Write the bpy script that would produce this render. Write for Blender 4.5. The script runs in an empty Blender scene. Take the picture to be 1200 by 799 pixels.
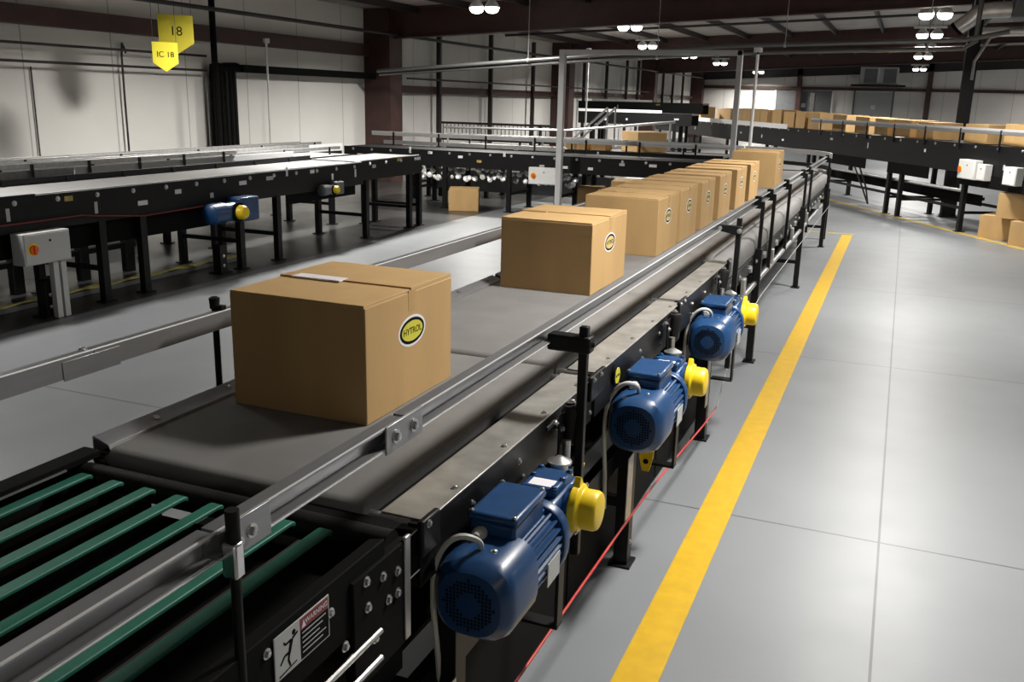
import bpy, math, random
from mathutils import Vector, Matrix
R = math.radians
rnd = random.Random(7)
scn = bpy.context.scene
col = scn.collection

# ------------------------------------------------------------------ materials
def new_mat(name):
    m = bpy.data.materials.new(name); m.use_nodes = True
    nt = m.node_tree; b = nt.nodes['Principled BSDF']
    return m, nt, b

def mat(name, c, rough=.5, metal=0., spec=.5, noise=0., nscale=8., bump=0., bscale=60., stretch=(1, 1, 1), coat=0.):
    m, nt, b = new_mat(name)
    b.inputs['Base Color'].default_value = (*c, 1)
    b.inputs['Roughness'].default_value = rough
    b.inputs['Metallic'].default_value = metal
    b.inputs['Specular IOR Level'].default_value = spec
    b.inputs['Coat Weight'].default_value = coat
    if noise or bump:
        tc = nt.nodes.new('ShaderNodeTexCoord'); mp = nt.nodes.new('ShaderNodeMapping')
        mp.inputs['Scale'].default_value = stretch
        nt.links.new(tc.outputs['Object'], mp.inputs['Vector'])
    if noise:
        n = nt.nodes.new('ShaderNodeTexNoise'); n.inputs['Scale'].default_value = nscale; n.inputs['Detail'].default_value = 5
        nt.links.new(mp.outputs['Vector'], n.inputs['Vector'])
        r = nt.nodes.new('ShaderNodeValToRGB')
        r.color_ramp.elements[0].position = .3; r.color_ramp.elements[1].position = .7
        r.color_ramp.elements[0].color = (*[x * (1 - noise) for x in c], 1)
        r.color_ramp.elements[1].color = (*[min(1, x * (1 + noise)) for x in c], 1)
        nt.links.new(n.outputs['Fac'], r.inputs['Fac']); nt.links.new(r.outputs['Color'], b.inputs['Base Color'])
    if bump:
        n2 = nt.nodes.new('ShaderNodeTexNoise'); n2.inputs['Scale'].default_value = bscale; n2.inputs['Detail'].default_value = 3
        nt.links.new(mp.outputs['Vector'], n2.inputs['Vector'])
        bp = nt.nodes.new('ShaderNodeBump'); bp.inputs['Strength'].default_value = bump; bp.inputs['Distance'].default_value = .005
        nt.links.new(n2.outputs['Fac'], bp.inputs['Height']); nt.links.new(bp.outputs['Normal'], b.inputs['Normal'])
    return m

def emit(name, c, s):
    m, nt, b = new_mat(name)
    b.inputs['Base Color'].default_value = (.8, .8, .8, 1)
    b.inputs['Emission Color'].default_value = (*c, 1)
    b.inputs['Emission Strength'].default_value = s
    return m

def floor_mat(name, c, rough, joints=True, noise=.06):
    m, nt, b = new_mat(name); N = nt.nodes; L = nt.links
    tc = N.new('ShaderNodeTexCoord')
    n = N.new('ShaderNodeTexNoise'); n.inputs['Scale'].default_value = .9; n.inputs['Detail'].default_value = 6
    L.new(tc.outputs['Object'], n.inputs['Vector'])
    r = N.new('ShaderNodeValToRGB')
    r.color_ramp.elements[0].position = .3; r.color_ramp.elements[1].position = .7
    r.color_ramp.elements[0].color = (*[x * (1 - noise) for x in c], 1)
    r.color_ramp.elements[1].color = (*[x * (1 + noise) for x in c], 1)
    L.new(n.outputs['Fac'], r.inputs['Fac'])
    last = r.outputs['Color']
    if joints:
        sep = N.new('ShaderNodeSeparateXYZ'); L.new(tc.outputs['Object'], sep.inputs['Vector'])
        facs = []
        for ax, off, per, half in (('X', .13, 3.7, .006), ('Y', 4.78, 3.6, .006)):
            a = N.new('ShaderNodeMath'); a.operation = 'SUBTRACT'; a.inputs[1].default_value = off - per / 2
            L.new(sep.outputs[ax], a.inputs[0])
            w = N.new('ShaderNodeMath'); w.operation = 'FLOORED_MODULO'; w.inputs[1].default_value = per
            L.new(a.outputs[0], w.inputs[0])
            d = N.new('ShaderNodeMath'); d.operation = 'SUBTRACT'; d.inputs[1].default_value = per / 2
            L.new(w.outputs[0], d.inputs[0])
            ab = N.new('ShaderNodeMath'); ab.operation = 'ABSOLUTE'; L.new(d.outputs[0], ab.inputs[0])
            lt = N.new('ShaderNodeMath'); lt.operation = 'LESS_THAN'; lt.inputs[1].default_value = half
            L.new(ab.outputs[0], lt.inputs[0]); facs.append(lt)
        mx = N.new('ShaderNodeMath'); mx.operation = 'MAXIMUM'
        L.new(facs[0].outputs[0], mx.inputs[0]); L.new(facs[1].outputs[0], mx.inputs[1])
        mix = N.new('ShaderNodeMix'); mix.data_type = 'RGBA'
        L.new(mx.outputs[0], mix.inputs['Factor']); L.new(last, mix.inputs['A'])
        mix.inputs['B'].default_value = (c[0] * .35, c[1] * .35, c[2] * .35, 1)
        last = mix.outputs['Result']
    L.new(last, b.inputs['Base Color'])
    n2 = N.new('ShaderNodeTexNoise'); n2.inputs['Scale'].default_value = 2.5; n2.inputs['Detail'].default_value = 4
    L.new(tc.outputs['Object'], n2.inputs['Vector'])
    mr = N.new('ShaderNodeMapRange'); mr.inputs['To Min'].default_value = rough - .05; mr.inputs['To Max'].default_value = rough + .07
    L.new(n2.outputs['Fac'], mr.inputs['Value']); L.new(mr.outputs['Result'], b.inputs['Roughness'])
    return m

def wall_mat(name, c, per, axis):
    """pale insulation panels with thin vertical seams"""
    m, nt, b = new_mat(name); N = nt.nodes; L = nt.links
    tc = N.new('ShaderNodeTexCoord'); sep = N.new('ShaderNodeSeparateXYZ'); L.new(tc.outputs['Object'], sep.inputs['Vector'])
    n = N.new('ShaderNodeTexNoise'); n.inputs['Scale'].default_value = .7; n.inputs['Detail'].default_value = 5
    L.new(tc.outputs['Object'], n.inputs['Vector'])
    r = N.new('ShaderNodeValToRGB'); r.color_ramp.elements[0].position = .3; r.color_ramp.elements[1].position = .7
    r.color_ramp.elements[0].color = (*[x * .92 for x in c], 1); r.color_ramp.elements[1].color = (*c, 1)
    L.new(n.outputs['Fac'], r.inputs['Fac'])
    w = N.new('ShaderNodeMath'); w.operation = 'FLOORED_MODULO'; w.inputs[1].default_value = per; L.new(sep.outputs[axis], w.inputs[0])
    lt = N.new('ShaderNodeMath'); lt.operation = 'LESS_THAN'; lt.inputs[1].default_value = .025; L.new(w.outputs[0], lt.inputs[0])
    mix = N.new('ShaderNodeMix'); mix.data_type = 'RGBA'; L.new(lt.outputs[0], mix.inputs['Factor']); L.new(r.outputs['Color'], mix.inputs['A'])
    mix.inputs['B'].default_value = (*[x * .55 for x in c], 1)
    L.new(mix.outputs['Result'], b.inputs['Base Color']); b.inputs['Roughness'].default_value = .65
    return m

M = {}
M['floor'] = floor_mat('painted_floor', (.185, .196, .207), .38)
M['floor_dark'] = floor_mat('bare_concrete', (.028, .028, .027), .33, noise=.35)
M['wall_l'] = wall_mat('insulation_left', (.84, .825, .785), 1.83, 'Y')
M['wall_b'] = wall_mat('insulation_back', (.86, .825, .785), 1.83, 'X')
M['ceil'] = mat('ceiling_panel', (.40, .37, .34), .7, noise=.12, nscale=1.5)
M['redsteel'] = mat('red_primer_steel', (.055, .022, .018), .5, noise=.2, nscale=3)
M['darksteel'] = mat('dark_brown_steel', (.022, .016, .014), .5)
M['black'] = mat('black_painted_steel', (.0045, .0045, .005), .45, spec=.28, noise=.2, nscale=20)
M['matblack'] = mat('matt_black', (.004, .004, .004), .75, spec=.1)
M['rubber'] = mat('black_rubber', (.006, .006, .006), .6, spec=.3, noise=.2, nscale=30)
M['belt'] = mat('grey_belt', (.185, .18, .175), .65, spec=.35, noise=.10, nscale=5, bump=.12, bscale=400)
M['belt2'] = mat('pale_belt', (.30, .30, .30), .4, noise=.08, nscale=6)
M['green'] = mat('green_urethane', (.016, .14, .095), .5, noise=.12, nscale=14)
M['alu'] = mat('aluminium', (.33, .33, .34), .36, .6, noise=.06, nscale=30, stretch=(1, .1, 1))
M['galv'] = mat('galvanised', (.46, .46, .455), .4, .8, noise=.15, nscale=18)
M['chrome'] = mat('bright_zinc', (.75, .75, .74), .22, 1.)
M['pipe'] = mat('silver_pipe', (.56, .56, .56), .42, .3)
M['duct'] = mat('silver_duct', (.72, .72, .72), .28, .75, noise=.1, nscale=9)
M['bead'] = mat('bright_edge', (.80, .80, .80), .3, .3)
M['dullpipe'] = mat('dull_pipe', (.17, .17, .17), .4, .6)
M['white'] = mat('white_enamel', (.72, .72, .70), .4)
M['litguard'] = mat('lit_guard', (.86, .87, .88), .35)  # white stands in for light glowing on the metal guards
M['paper'] = mat('white_paper', (.78, .76, .80), .6)
M['grey'] = mat('grey_enamel', (.46, .47, .46), .45)
M['midgrey'] = mat('mid_grey', (.13, .135, .14), .5, noise=.1, nscale=4)
M['plate'] = mat('top_plate', (.36, .35, .325), .38, .45, noise=.25, nscale=9)
M['blue'] = mat('motor_blue', (.010, .050, .145), .36, noise=.12, nscale=16, coat=.15)
M['yellow'] = mat('safety_yellow', (.86, .60, .01), .4)
M['line'] = mat('yellow_paint', (.52, .315, .008), .4, noise=.08, nscale=12)
M['paleline'] = mat('worn_yellow_paint', (.45, .33, .09), .45, noise=.25, nscale=7)
M['pennant'] = mat('yellow_plastic', (.80, .70, .04), .45)
M['pennantold'] = mat('dull_yellow_plastic', (.42, .36, .012), .5)
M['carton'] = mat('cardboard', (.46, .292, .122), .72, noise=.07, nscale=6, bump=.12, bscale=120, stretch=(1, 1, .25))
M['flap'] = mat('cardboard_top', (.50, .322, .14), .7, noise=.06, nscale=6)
M['tape'] = mat('brown_tape', (.48, .30, .125), .35)
M['red'] = mat('red_cord', (.42, .025, .02), .5)
M['darkred'] = mat('dark_red_cord', (.16, .012, .012), .5)
M['orange'] = mat('orange_red', (.75, .13, .02), .4)
M['signred'] = mat('sign_red', (.22, .03, .03), .5)
M['logo_yellow'] = mat('logo_yellow', (.62, .58, .05), .45)
M['logo_tan'] = mat('logo_tan', (.60, .47, .18), .5)
M['cable'] = mat('grey_cable', (.50, .50, .47), .5)
M['steelbit'] = mat('zinc_bolt', (.60, .60, .60), .3, .9)
M['slide'] = mat('brown_slide_bar', (.045, .037, .034), .55)
M['lamp'] = emit('lamp_glow', (1, .98, .95), 9)
M['yellowgreen'] = mat('hose_yellow', (.40, .36, .10), .5, noise=.3, nscale=10)

# ------------------------------------------------------------------ mesh building
class MB:
    def __init__(s, T=None):
        s.v = []; s.f = []; s.mi = []; s.T = T
    def add(s, vs, fs, mi=0):
        o = len(s.v)
        for p in vs:
            p = Vector(p); s.v.append(s.T @ p if s.T is not None else p)
        for f in fs:
            s.f.append([i + o for i in f]); s.mi.append(mi)
        return s
    def box(s, x0, x1, y0, y1, z0, z1, mi=0):
        x0, x1 = min(x0, x1), max(x0, x1); y0, y1 = min(y0, y1), max(y0, y1); z0, z1 = min(z0, z1), max(z0, z1)
        return s.add([(x0, y0, z0), (x1, y0, z0), (x1, y1, z0), (x0, y1, z0), (x0, y0, z1), (x1, y0, z1), (x1, y1, z1), (x0, y1, z1)],
                     [(0, 3, 2, 1), (4, 5, 6, 7), (0, 1, 5, 4), (1, 2, 6, 5), (2, 3, 7, 6), (3, 0, 4, 7)], mi)
    def rings(s, rings, mi=0, caps=True, closed=False):
        n = len(rings[0]); vs = [p for r in rings for p in r]; fs = []
        m = len(rings)
        for i in range(m if closed else m - 1):
            a = i * n; b = ((i + 1) % m) * n
            for k in range(n):
                fs.append((a + k, a + (k + 1) % n, b + (k + 1) % n, b + k))
        if caps and not closed:
            fs.append(tuple(range(n - 1, -1, -1))); fs.append(tuple((m - 1) * n + k for k in range(n)))
        return s.add(vs, fs, mi)
    def cyl(s, p, q, r, n=14, r2=None, mi=0):
        p = Vector(p); q = Vector(q); d = (q - p).normalized()
        u = d.orthogonal().normalized(); w = d.cross(u); r2 = r if r2 is None else r2
        return s.rings([[c + (u * math.cos(2 * math.pi * k / n) + w * math.sin(2 * math.pi * k / n)) * rr for k in range(n)] for c, rr in ((p, r), (q, r2))], mi)
    def lathe(s, p, d, prof, n=20, mi=0):
        p = Vector(p); d = Vector(d).normalized(); u = d.orthogonal().normalized(); w = d.cross(u)
        return s.rings([[p + d * h + (u * math.cos(2 * math.pi * k / n) + w * math.sin(2 * math.pi * k / n)) * r for k in range(n)] for h, r in prof], mi)
    def tube(s, pts, r, n=8, mi=0, smooth=3):
        P = [Vector(p) for p in pts]
        if smooth > 1 and len(P) > 2:
            Q = []
            for i in range(len(P) - 1):
                p0 = P[max(i - 1, 0)]; p1 = P[i]; p2 = P[i + 1]; p3 = P[min(i + 2, len(P) - 1)]
                for k in range(smooth):
                    t = k / smooth
                    Q.append(.5 * ((2 * p1) + (p2 - p0) * t + (2 * p0 - 5 * p1 + 4 * p2 - p3) * t * t + (3 * p1 - p0 - 3 * p2 + p3) * t ** 3))
            Q.append(P[-1]); P = Q
        u = None; rs = []
        for i, p in enumerate(P):
            d = (P[min(i + 1, len(P) - 1)] - P[max(i - 1, 0)]).normalized()
            u = d.orthogonal().normalized() if u is None else (u - d * u.dot(d)).normalized()
            w = d.cross(u)
            rs.append([p + (u * math.cos(2 * math.pi * k / n) + w * math.sin(2 * math.pi * k / n)) * r for k in range(n)])
        return s.rings(rs, mi)
    def prism(s, poly, axis, a, b, mi=0):
        """polygon (two coordinates) swept along an axis"""
        def pt(q, t):
            return {'x': (t, q[0], q[1]), 'y': (q[0], t, q[1]), 'z': (q[0], q[1], t)}[axis]
        n = len(poly)
        return s.rings([[pt(q, a) for q in poly], [pt(q, b) for q in poly]], mi)
    def sweep(s, poly, path, mi=0, closed=False):
        """section (offset to the right, height) swept on a plan path [(x, y)]"""
        rs = []; m = len(path)
        for i in range(m):
            p = Vector(path[i]); a = Vector(path[max(i - 1, 0)]); b = Vector(path[min(i + 1, m - 1)])
            d = (b - a).normalized(); nrm = Vector((d.y, -d.x))
            rs.append([(p.x + nrm.x * o, p.y + nrm.y * o, z) for o, z in poly])
        return s.rings(rs, mi)
    def build(s, name, mats, parent=None, bevel=0., smooth=True, seg=2, label=None, angle=38):
        off = parent_loc(parent)
        me = bpy.data.meshes.new(name)
        me.from_pydata([tuple(p - off) for p in s.v], [], s.f)
        for m in (mats if isinstance(mats, (list, tuple)) else [mats]):
            me.materials.append(m)
        me.polygons.foreach_set('material_index', s.mi)
        me.update()
        import bmesh
        bm = bmesh.new(); bm.from_mesh(me); bmesh.ops.recalc_face_normals(bm, faces=bm.faces); bm.to_mesh(me); bm.free()
        if smooth:
            me.shade_smooth(); me.set_sharp_from_angle(angle=R(angle))
        o = bpy.data.objects.new(name, me); col.objects.link(o)
        if parent: o.parent = parent
        if bevel:
            md = o.modifiers.new('edge', 'BEVEL'); md.width = bevel; md.segments = seg; md.limit_method = 'ANGLE'; md.angle_limit = R(40)
        if label: o['label'] = label
        return o

def parent_loc(p):
    v = Vector((0, 0, 0))
    while p is not None:
        v += p.location; p = p.parent
    return v

def tag(o, label, cat, group=None, kind=None):
    o['label'] = label; o['category'] = cat
    if group: o['group'] = group
    if kind: o['kind'] = kind
    return o
def thing(name, label, cat, loc=(0, 0, 0), group=None, kind=None):
    o = bpy.data.objects.new(name, None); col.objects.link(o); o.location = loc; o.empty_display_size = .1
    return tag(o, label, cat, group, kind)
def copy_tree(o, parent=None):
    c = o.copy(); col.objects.link(c)
    if parent: c.parent = parent
    for ch in list(o.children): copy_tree(ch, c)
    return c
def box(name, m, parent, x0, x1, y0, y1, z0, z1, bevel=0., T=None, label=None):
    return MB(T).box(x0, x1, y0, y1, z0, z1).build(name, m, parent, bevel, label=label)
def lettering(name, s, size, m, T, parent, extr=.0006):
    cu = bpy.data.curves.new('txt', 'FONT'); cu.body = s; cu.size = size; cu.align_x = 'CENTER'; cu.align_y = 'CENTER'; cu.extrude = extr
    t = bpy.data.objects.new('txt', cu); col.objects.link(t)
    bpy.context.view_layer.update()
    me = bpy.data.meshes.new_from_object(t.evaluated_get(bpy.context.evaluated_depsgraph_get()))
    bpy.data.objects.remove(t); bpy.data.curves.remove(cu)
    off = parent_loc(parent)
    me.transform(Matrix.Translation(-off) @ T)
    me.materials.clear(); me.materials.append(m)
    o = bpy.data.objects.new(name, me); col.objects.link(o); o.parent = parent
    return o
def frame_T(o, ex, ey):
    ex = Vector(ex).normalized(); ey = Vector(ey).normalized(); ez = ex.cross(ey)
    m = Matrix((ex, ey, ez)).transposed().to_4x4(); m.translation = Vector(o); return m
_bolt = {}
def bolt(p, d, parent, r=.009, m='steelbit'):
    """hex head with a washer; one mesh shared by every bolt of the same kind"""
    d = tuple(round(x, 3) for x in d); k = (d, round(r, 4), m)
    if k not in _bolt:
        b = MB(); b.lathe((0, 0, 0), d, [(0, r * 1.5), (r * .25, r * 1.5)], 12); b.lathe((0, 0, 0), d, [(r * .25, r), (r * .9, r * .95), (r, r * .8)], 6)
        o = b.build('bolt', M[m]); _bolt[k] = o.data; bpy.data.objects.remove(o)
    o = bpy.data.objects.new('bolt', _bolt[k]); col.objects.link(o); o.parent = parent
    o.location = Vector(p) - parent_loc(parent)
    return o

# ------------------------------------------------------------------ camera
H = 2.2
f_px, yaw, pitch, roll = 1075.25, -0.390373, 0.259312, 0.0239255
fwd = Vector((math.sin(yaw) * math.cos(pitch), math.cos(yaw) * math.cos(pitch), -math.sin(pitch)))
rt = Vector((math.cos(yaw), -math.sin(yaw), 0)); up = rt.cross(fwd)
rt, up = rt * math.cos(roll) + up * math.sin(roll), -rt * math.sin(roll) + up * math.cos(roll)
cam = bpy.data.cameras.new('camera'); cam.sensor_width = 36; cam.lens = 36 * f_px / 1200; cam.clip_end = 300; cam.clip_start = .05
co = bpy.data.objects.new('camera', cam); col.objects.link(co)
mw = Matrix((rt, up, -fwd)).transposed().to_4x4(); mw.translation = (0, 0, H); co.matrix_world = mw
scn.camera = co

def struct(name, mb, m, label, cat, bevel=0.):
    o = mb.build(name, m, None, bevel); return tag(o, label, cat, kind='structure')

# ------------------------------------------------------------------ building shell
WX, EX, NY, SY = -13., 14., 61.3, -6.
def zc(x): return 4.84 + .041 * (x - .6)          # ceiling underside
def zb(x): return 4.155 + .0475 * x               # rafter underside
struct('floor', MB().box(-7.42, EX, SY, NY, -.2, 0), M['floor'], 'light grey painted floor with thin joints, shining under the lamps', 'floor')
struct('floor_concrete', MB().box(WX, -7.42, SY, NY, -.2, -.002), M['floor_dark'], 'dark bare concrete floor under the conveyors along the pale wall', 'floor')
struct('wall_left', MB().box(WX - .2, WX, SY, NY, -.2, 5.6), M['wall_l'], 'long pale insulated wall with vertical seams behind the parallel conveyors', 'wall')
struct('wall_back', MB().box(WX - .2, EX + .2, NY, NY + .2, -.2, 6), M['wall_b'], 'far pale end wall with grey doors beyond the row of cartons', 'wall')
struct('wall_right', MB().box(EX, EX + .2, SY, NY, -.2, 6), M['wall_l'], 'pale side wall on the aisle side of the hall', 'wall')
struct('wall_front', MB().box(WX - .2, EX + .2, SY - .2, SY, -.2, 6), M['wall_b'], 'pale end wall behind the strip conveyor', 'wall')
cb = MB()
cb.add([(WX, SY, zc(WX)), (EX, SY, zc(EX)), (EX, NY, zc(EX)), (WX, NY, zc(WX)),
        (WX, SY, zc(WX) + .1), (EX, SY, zc(EX) + .1), (EX, NY, zc(EX) + .1), (WX, NY, zc(WX) + .1)],
       [(0, 1, 2, 3), (7, 6, 5, 4), (0, 4, 5, 1), (1, 5, 6, 2), (2, 6, 7, 3), (3, 7, 4, 0)])
struct('ceiling', cb, M['ceil'], 'low sloping ceiling of pale panels above the dark rafters', 'ceiling')

FY = [7.9, 21.5, 35.3, 48.7, 60.9]
ordinal = ['above the strip conveyor', 'beside the black pillar', 'second beyond the black pillar', 'third beyond the black pillar', 'against the far end wall']
for y, wh in zip(FY, ordinal):
    b = MB()
    for (o0, o1, yy) in ((0, .03, .13), (.03, 1, .02)):
        pass
    xs = (WX + .45, EX)
    # I section: bottom flange, web, top flange following the slope
    for za, zb_, half in ((lambda x: zb(x), lambda x: zb(x) + .04, .13), (lambda x: zb(x) + .04, lambda x: zc(x) - .03, .02), (lambda x: zc(x) - .03, lambda x: zc(x), .13)):
        b.add([(x, yy, z(x)) for z in (za, zb_) for yy in (y - half, y + half) for x in xs],
              [(0, 1, 3, 2), (4, 6, 7, 5), (0, 4, 5, 1), (2, 3, 7, 6), (0, 2, 6, 4), (1, 5, 7, 3)])
    struct('rafter_beam', b, M['redsteel'] if y < 60 else M['darksteel'], f'deep dark red steel rafter crossing the hall, {wh}', 'beam')
    b = MB(); x0 = WX; w = .75
    b.box(x0, x0 + w, y - .32, y - .29, 0, zc(WX)); b.box(x0, x0 + w, y + .29, y + .32, 0, zc(WX)); b.box(x0 + .35, x0 + .37, y - .29, y + .29, 0, zc(WX))
    b.box(x0 + w - .02, x0 + w, y - .3, y + .3, 0, zc(WX))
    struct('wall_column', b, M['redsteel'], f'wide dark red steel column on the left wall, under the rafter {wh}', 'column')

px_ = [-11.6, -10.1, -8.6, -7.1, -5.6, -4.1, -2.6, -1.1, .4, 1.9, 3.4, 4.9, 6.4, 7.9]
for i, x in enumerate(px_):
    struct('purlin_beam', MB().box(x - .035, x + .035, 8.1, 60.7, zc(x) - .17, zc(x) - .005), M['darksteel'],
           f'thin dark purlin running down the hall under the ceiling, number {i + 1} counting from the left wall', 'beam')
for y, wh in ((14.5, 'nearest'), (28., 'between the first and second rafters'), (42., 'between the second and third rafters'), (55., 'furthest')):
    a = zc(-12) - .24; c = zc(13) - .24
    struct('tie_beam', MB().tube([(-12, y, a), (13, y, c)], .035, 8), M['darksteel'], f'slim dark cross bracing bar under the purlins, {wh} of four', 'beam')

# girts of the side wall (one per bay)
for (y0, y1, z0, z1, wh) in ((-5.9, 7.6, 3.13, 3.42, 'first bay'), (8.25, 21.15, 3.13, 3.42, 'high in the bay of the yellow signs'), (21.85, 34.95, 2.25, 2.45, 'bay past the black wall tray'),
                         (35.65, 48.35, 2.3, 2.5, 'bay behind the silver gantry'), (49.05, 60.5, 2.35, 2.55, 'last bay before the end wall')):
    struct('girt_beam', MB().box(WX, WX + .2, y0, y1, z0, z1), M['redsteel'], f'dark red horizontal wall beam, {wh}', 'beam')
struct('girt_beam', MB().box(WX + .4, EX, NY - .2, NY, 3.08, 3.25), M['redsteel'], 'dark red horizontal beam across the far end wall', 'beam')
for x, wh in ((-6.35, 'left of the grey hanging unit'), (1.0, 'right of the grey hanging unit'), (8.5, 'near the far right')):
    struct('end_column', MB().box(x - .15, x + .15, NY - .42, NY - .2, 0, zc(x)), M['redsteel'], f'dark red column on the far end wall, {wh}', 'column')
# slim dark posts in the wall bays
for i, (x, y) in enumerate([(-12.75, 24.9), (-12.75, 28.6), (-12.75, 32.4), (-12.75, 38.3), (-12.75, 41.5), (-12.75, 44.8), (-12.75, 46.9), (-12.75, 52.2), (-12.75, 54.6), (-12.75, 57.2)]):
    struct('wall_post_column', MB().box(x - .06, x + .06, y - .06, y + .06, 0, zc(x) - .15), M['darksteel'],
           f'slim dark vertical post before the left wall, number {i + 1} after the first wide red column', 'column')
# back doors
def back_door(n, x0, x1, z1, m, label, strip=True):
    d = thing(f'door_{n}', label, 'door', ((x0 + x1) / 2, NY, 0), kind='structure')
    MB().box(x0, x1, NY - .08, NY, 0, z1).build('door_leaf', m, d)
    for x in (x0 - .1, x1):
        box('door_frame', M['white'] if strip else M['midgrey'], d, x, x + .1, NY - .12, NY, 0, z1 + .08)
    box('window_pane', M['paper'], d, (x0 + x1) / 2 - .1, (x0 + x1) / 2 + .15, NY - .1, NY - .08, z1 - 1.0, z1 - .75)
    return d
back_door(1, -7.7, -4.4, 3.02, M['midgrey'], 'wide grey door in the far end wall, left of the two, white frame')
back_door(2, -3.05, -.95, 3.0, M['grey'], 'pale grey door in the far end wall under the hanging air unit', False)
box('door_rail', M['chrome'], bpy.data.objects['door_1'], -6.0 + .35, -5.85 + .45, NY - .12, NY - .08, 1.8, 2.9)

# ------------------------------------------------------------------ things on walls and ceiling
def wall_pipe(y0, y1, z, r, label, x=WX + .3, m='darksteel'):
    o = MB().tube([(x, y0, z), (x, y1, z)], r, 8).build('wall_pipe', M[m]); tag(o, label, 'pipe')
wall_pipe(2, 14.9, 2.84, .022, 'upper of two thin dark pipes along the pale wall behind the yellow signs')
wall_pipe(2, 14.9, 2.57, .022, 'lower of two thin dark pipes along the pale wall behind the yellow signs')
wall_pipe(4, 60.2, 3.66, .04, 'dark pipe running high along the whole left wall above the red beam', WX + .85)
wall_pipe(22, 47, 2.62, .025, 'thin dark pipe above the low red beam past the first red column', WX + .8)
t = thing('cable_tray', 'black cable tray running high on the pale wall and dropping behind the conveyors', 'cable tray', (-12.75, 15.4, 0))
b = MB(); b.box(-12.95, -12.6, 15.9, 21.1, 2.57, 2.72); b.build('tray', M['matblack'], t, .01)
b = MB(); b.tube([(-12.78, 15.2, 0), (-12.78, 15.2, 2.45), (-12.78, 15.35, 2.62), (-12.78, 15.9, 2.66)], .1, 8); b.build('cable_bundle', M['matblack'], t)
for i, y in enumerate((15.36, 15.5, 15.62, 15.76)):
    MB().tube([(-12.75, y, 0), (-12.75, y, 2.58)], .045, 8).build('conduit', M['matblack'] if i % 2 == 0 else M['black'], t)
o = MB().tube([(-12.5, 14.9, 0), (-12.5, 14.9, 3.6), (-12.5, 14.9, 4.1)], .06, 8).build('downpipe', M['matblack']); tag(o, 'thick black vertical pipe on the pale wall left of the cable tray', 'pipe')
o = MB().tube([(-12.9, 12.95, 0), (-12.9, 12.95, 2.75), (-12.9, 13.05, 2.8)], .018, 8).build('conduit_pipe', M['darksteel']); tag(o, 'thin dark conduit hanging down the pale wall below the small yellow sign', 'pipe')
o = MB().tube([(-12.97, 11.1, 0), (-12.97, 11.1, 2.5)], .012, 8).build('conduit_pipe', M['darksteel']); tag(o, 'thin dark conduit on the pale wall near the left edge of the photo', 'pipe')
for (x, y, z0, z1, label) in ((-12.4, 16.4, 1.0, 3.12, 'white mast with a white cap standing before the pale wall right of the cable tray'),
                              (-7.9, 24., 1.5, 3.35, 'white mast with a cap seen through the silver gantry'),
                              ):
    t = thing('sensor_mast', label, 'mast', (x, y, 0))
    MB().cyl((x, y, z0 - 1), (x, y, z1), .022, 10).build('pole', M['white'], t)
    b = MB(); b.cyl((x, y, z1 + .05), (x, y, z1 + .14), .07, 12); b.cyl((x, y, z1), (x, y, z1 + .05), .03, 10); b.build('cap', M['white'], t)
# yellow hanging signs
def pennant(name, label, c, w, h, yawdeg, m, word, size):
    T = Matrix.Translation(c) @ Matrix.Rotation(R(yawdeg), 4, 'Z')
    t = thing(name, label, 'sign', c)
    b = MB(T); b.prism([(-w / 2, h * .5), (w / 2, h * .5), (w / 2, -h * .2), (0, -h * .5), (-w / 2, -h * .2)], 'x', -.006, .006); b.build('sign_panel', m, t)
    lettering('lettering', word, size, M['matblack'], T @ frame_T((.0075, 0, h * .08), (0, 1, 0), (0, 0, 1)), t)
    for s in (-1, 1):
        MB(T).tube([(0, s * w * .45, h * .5), (0, s * w * .45, zc(c[0]) - c[2])], .004, 6).build('wire', M['darksteel'], t)
pennant('hanging_sign', 'larger duller yellow pointed sign hanging high before the pale wall', (-11., 12.23, 3.05), .54, .61, -40, M['pennantold'], '18', .2)
pennant('hanging_sign', 'smaller bright yellow pointed sign hanging just below the larger dull one', (-10.7, 11.63, 2.68), .39, .44, -30, M['pennant'], 'IC 18', .12)

# high bay lamps
def lamp(x, y, label, z=None):
    z = z or zc(x) - .42
    t = thing('high_bay_lamp', label, 'lamp', (x, y, z), group='twin high bay lamps')
    MB().box(x - .42, x + .42, y - .07, y + .07, z + .16, z + .22).build('housing', M['white'], t, .01)
    for s in (-1, 1):
        b = MB(); b.lathe((x + s * .18, y, z), (0, 0, 1), [(0, .155), (.02, .16), (.1, .11), (.16, .05)], 20); b.build('reflector', M['white'], t)
        b = MB(); b.lathe((x + s * .18, y, z - .12), (0, 0, 1), [(0, .06), (.02, .11), (.055, .14), (.09, .152), (.12, .155)], 20); b.build('lens', M['lamp'], t)
    for s in (-1, 1):
        MB().tube([(x + s * .3, y, z + .2), (x + s * .3, y, zc(x))], .006, 6).build('hanger', M['darksteel'], t)
    d = bpy.data.lights.new('lamp_light', 'AREA'); d.shape = 'DISK'; d.size = .6; d.spread = R(155); d.energy = 190 if x < -5 and y < 8 else LAMP_WALL if x < -5 else 110 if y < 0 else LAMP; d.color = (1, .965, .91)
    lo = bpy.data.objects.new('lamp_light', d); col.objects.link(lo); lo.parent = t; lo.location = (0, 0, -.14)
LAMP = 255; LAMP_WALL = 430
left_ys = [(-8.6, 5.4), (-8.6, 12.7), (-8.6, 18.9), (-7.1, 25.), (-8.6, 32.6), (-8.6, 39.4), (-8.6, 46.4), (-8.6, 59.)]  # nearest lamp is unseen, added to brighten the floor on the left
for i, (x, y) in enumerate(left_ys):
    lamp(x, y, f'bright twin lamp in the row over the wall side conveyors, {["first", "second", "third", "fourth", "fifth", "sixth", "seventh", "eighth"][i]}')
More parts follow.
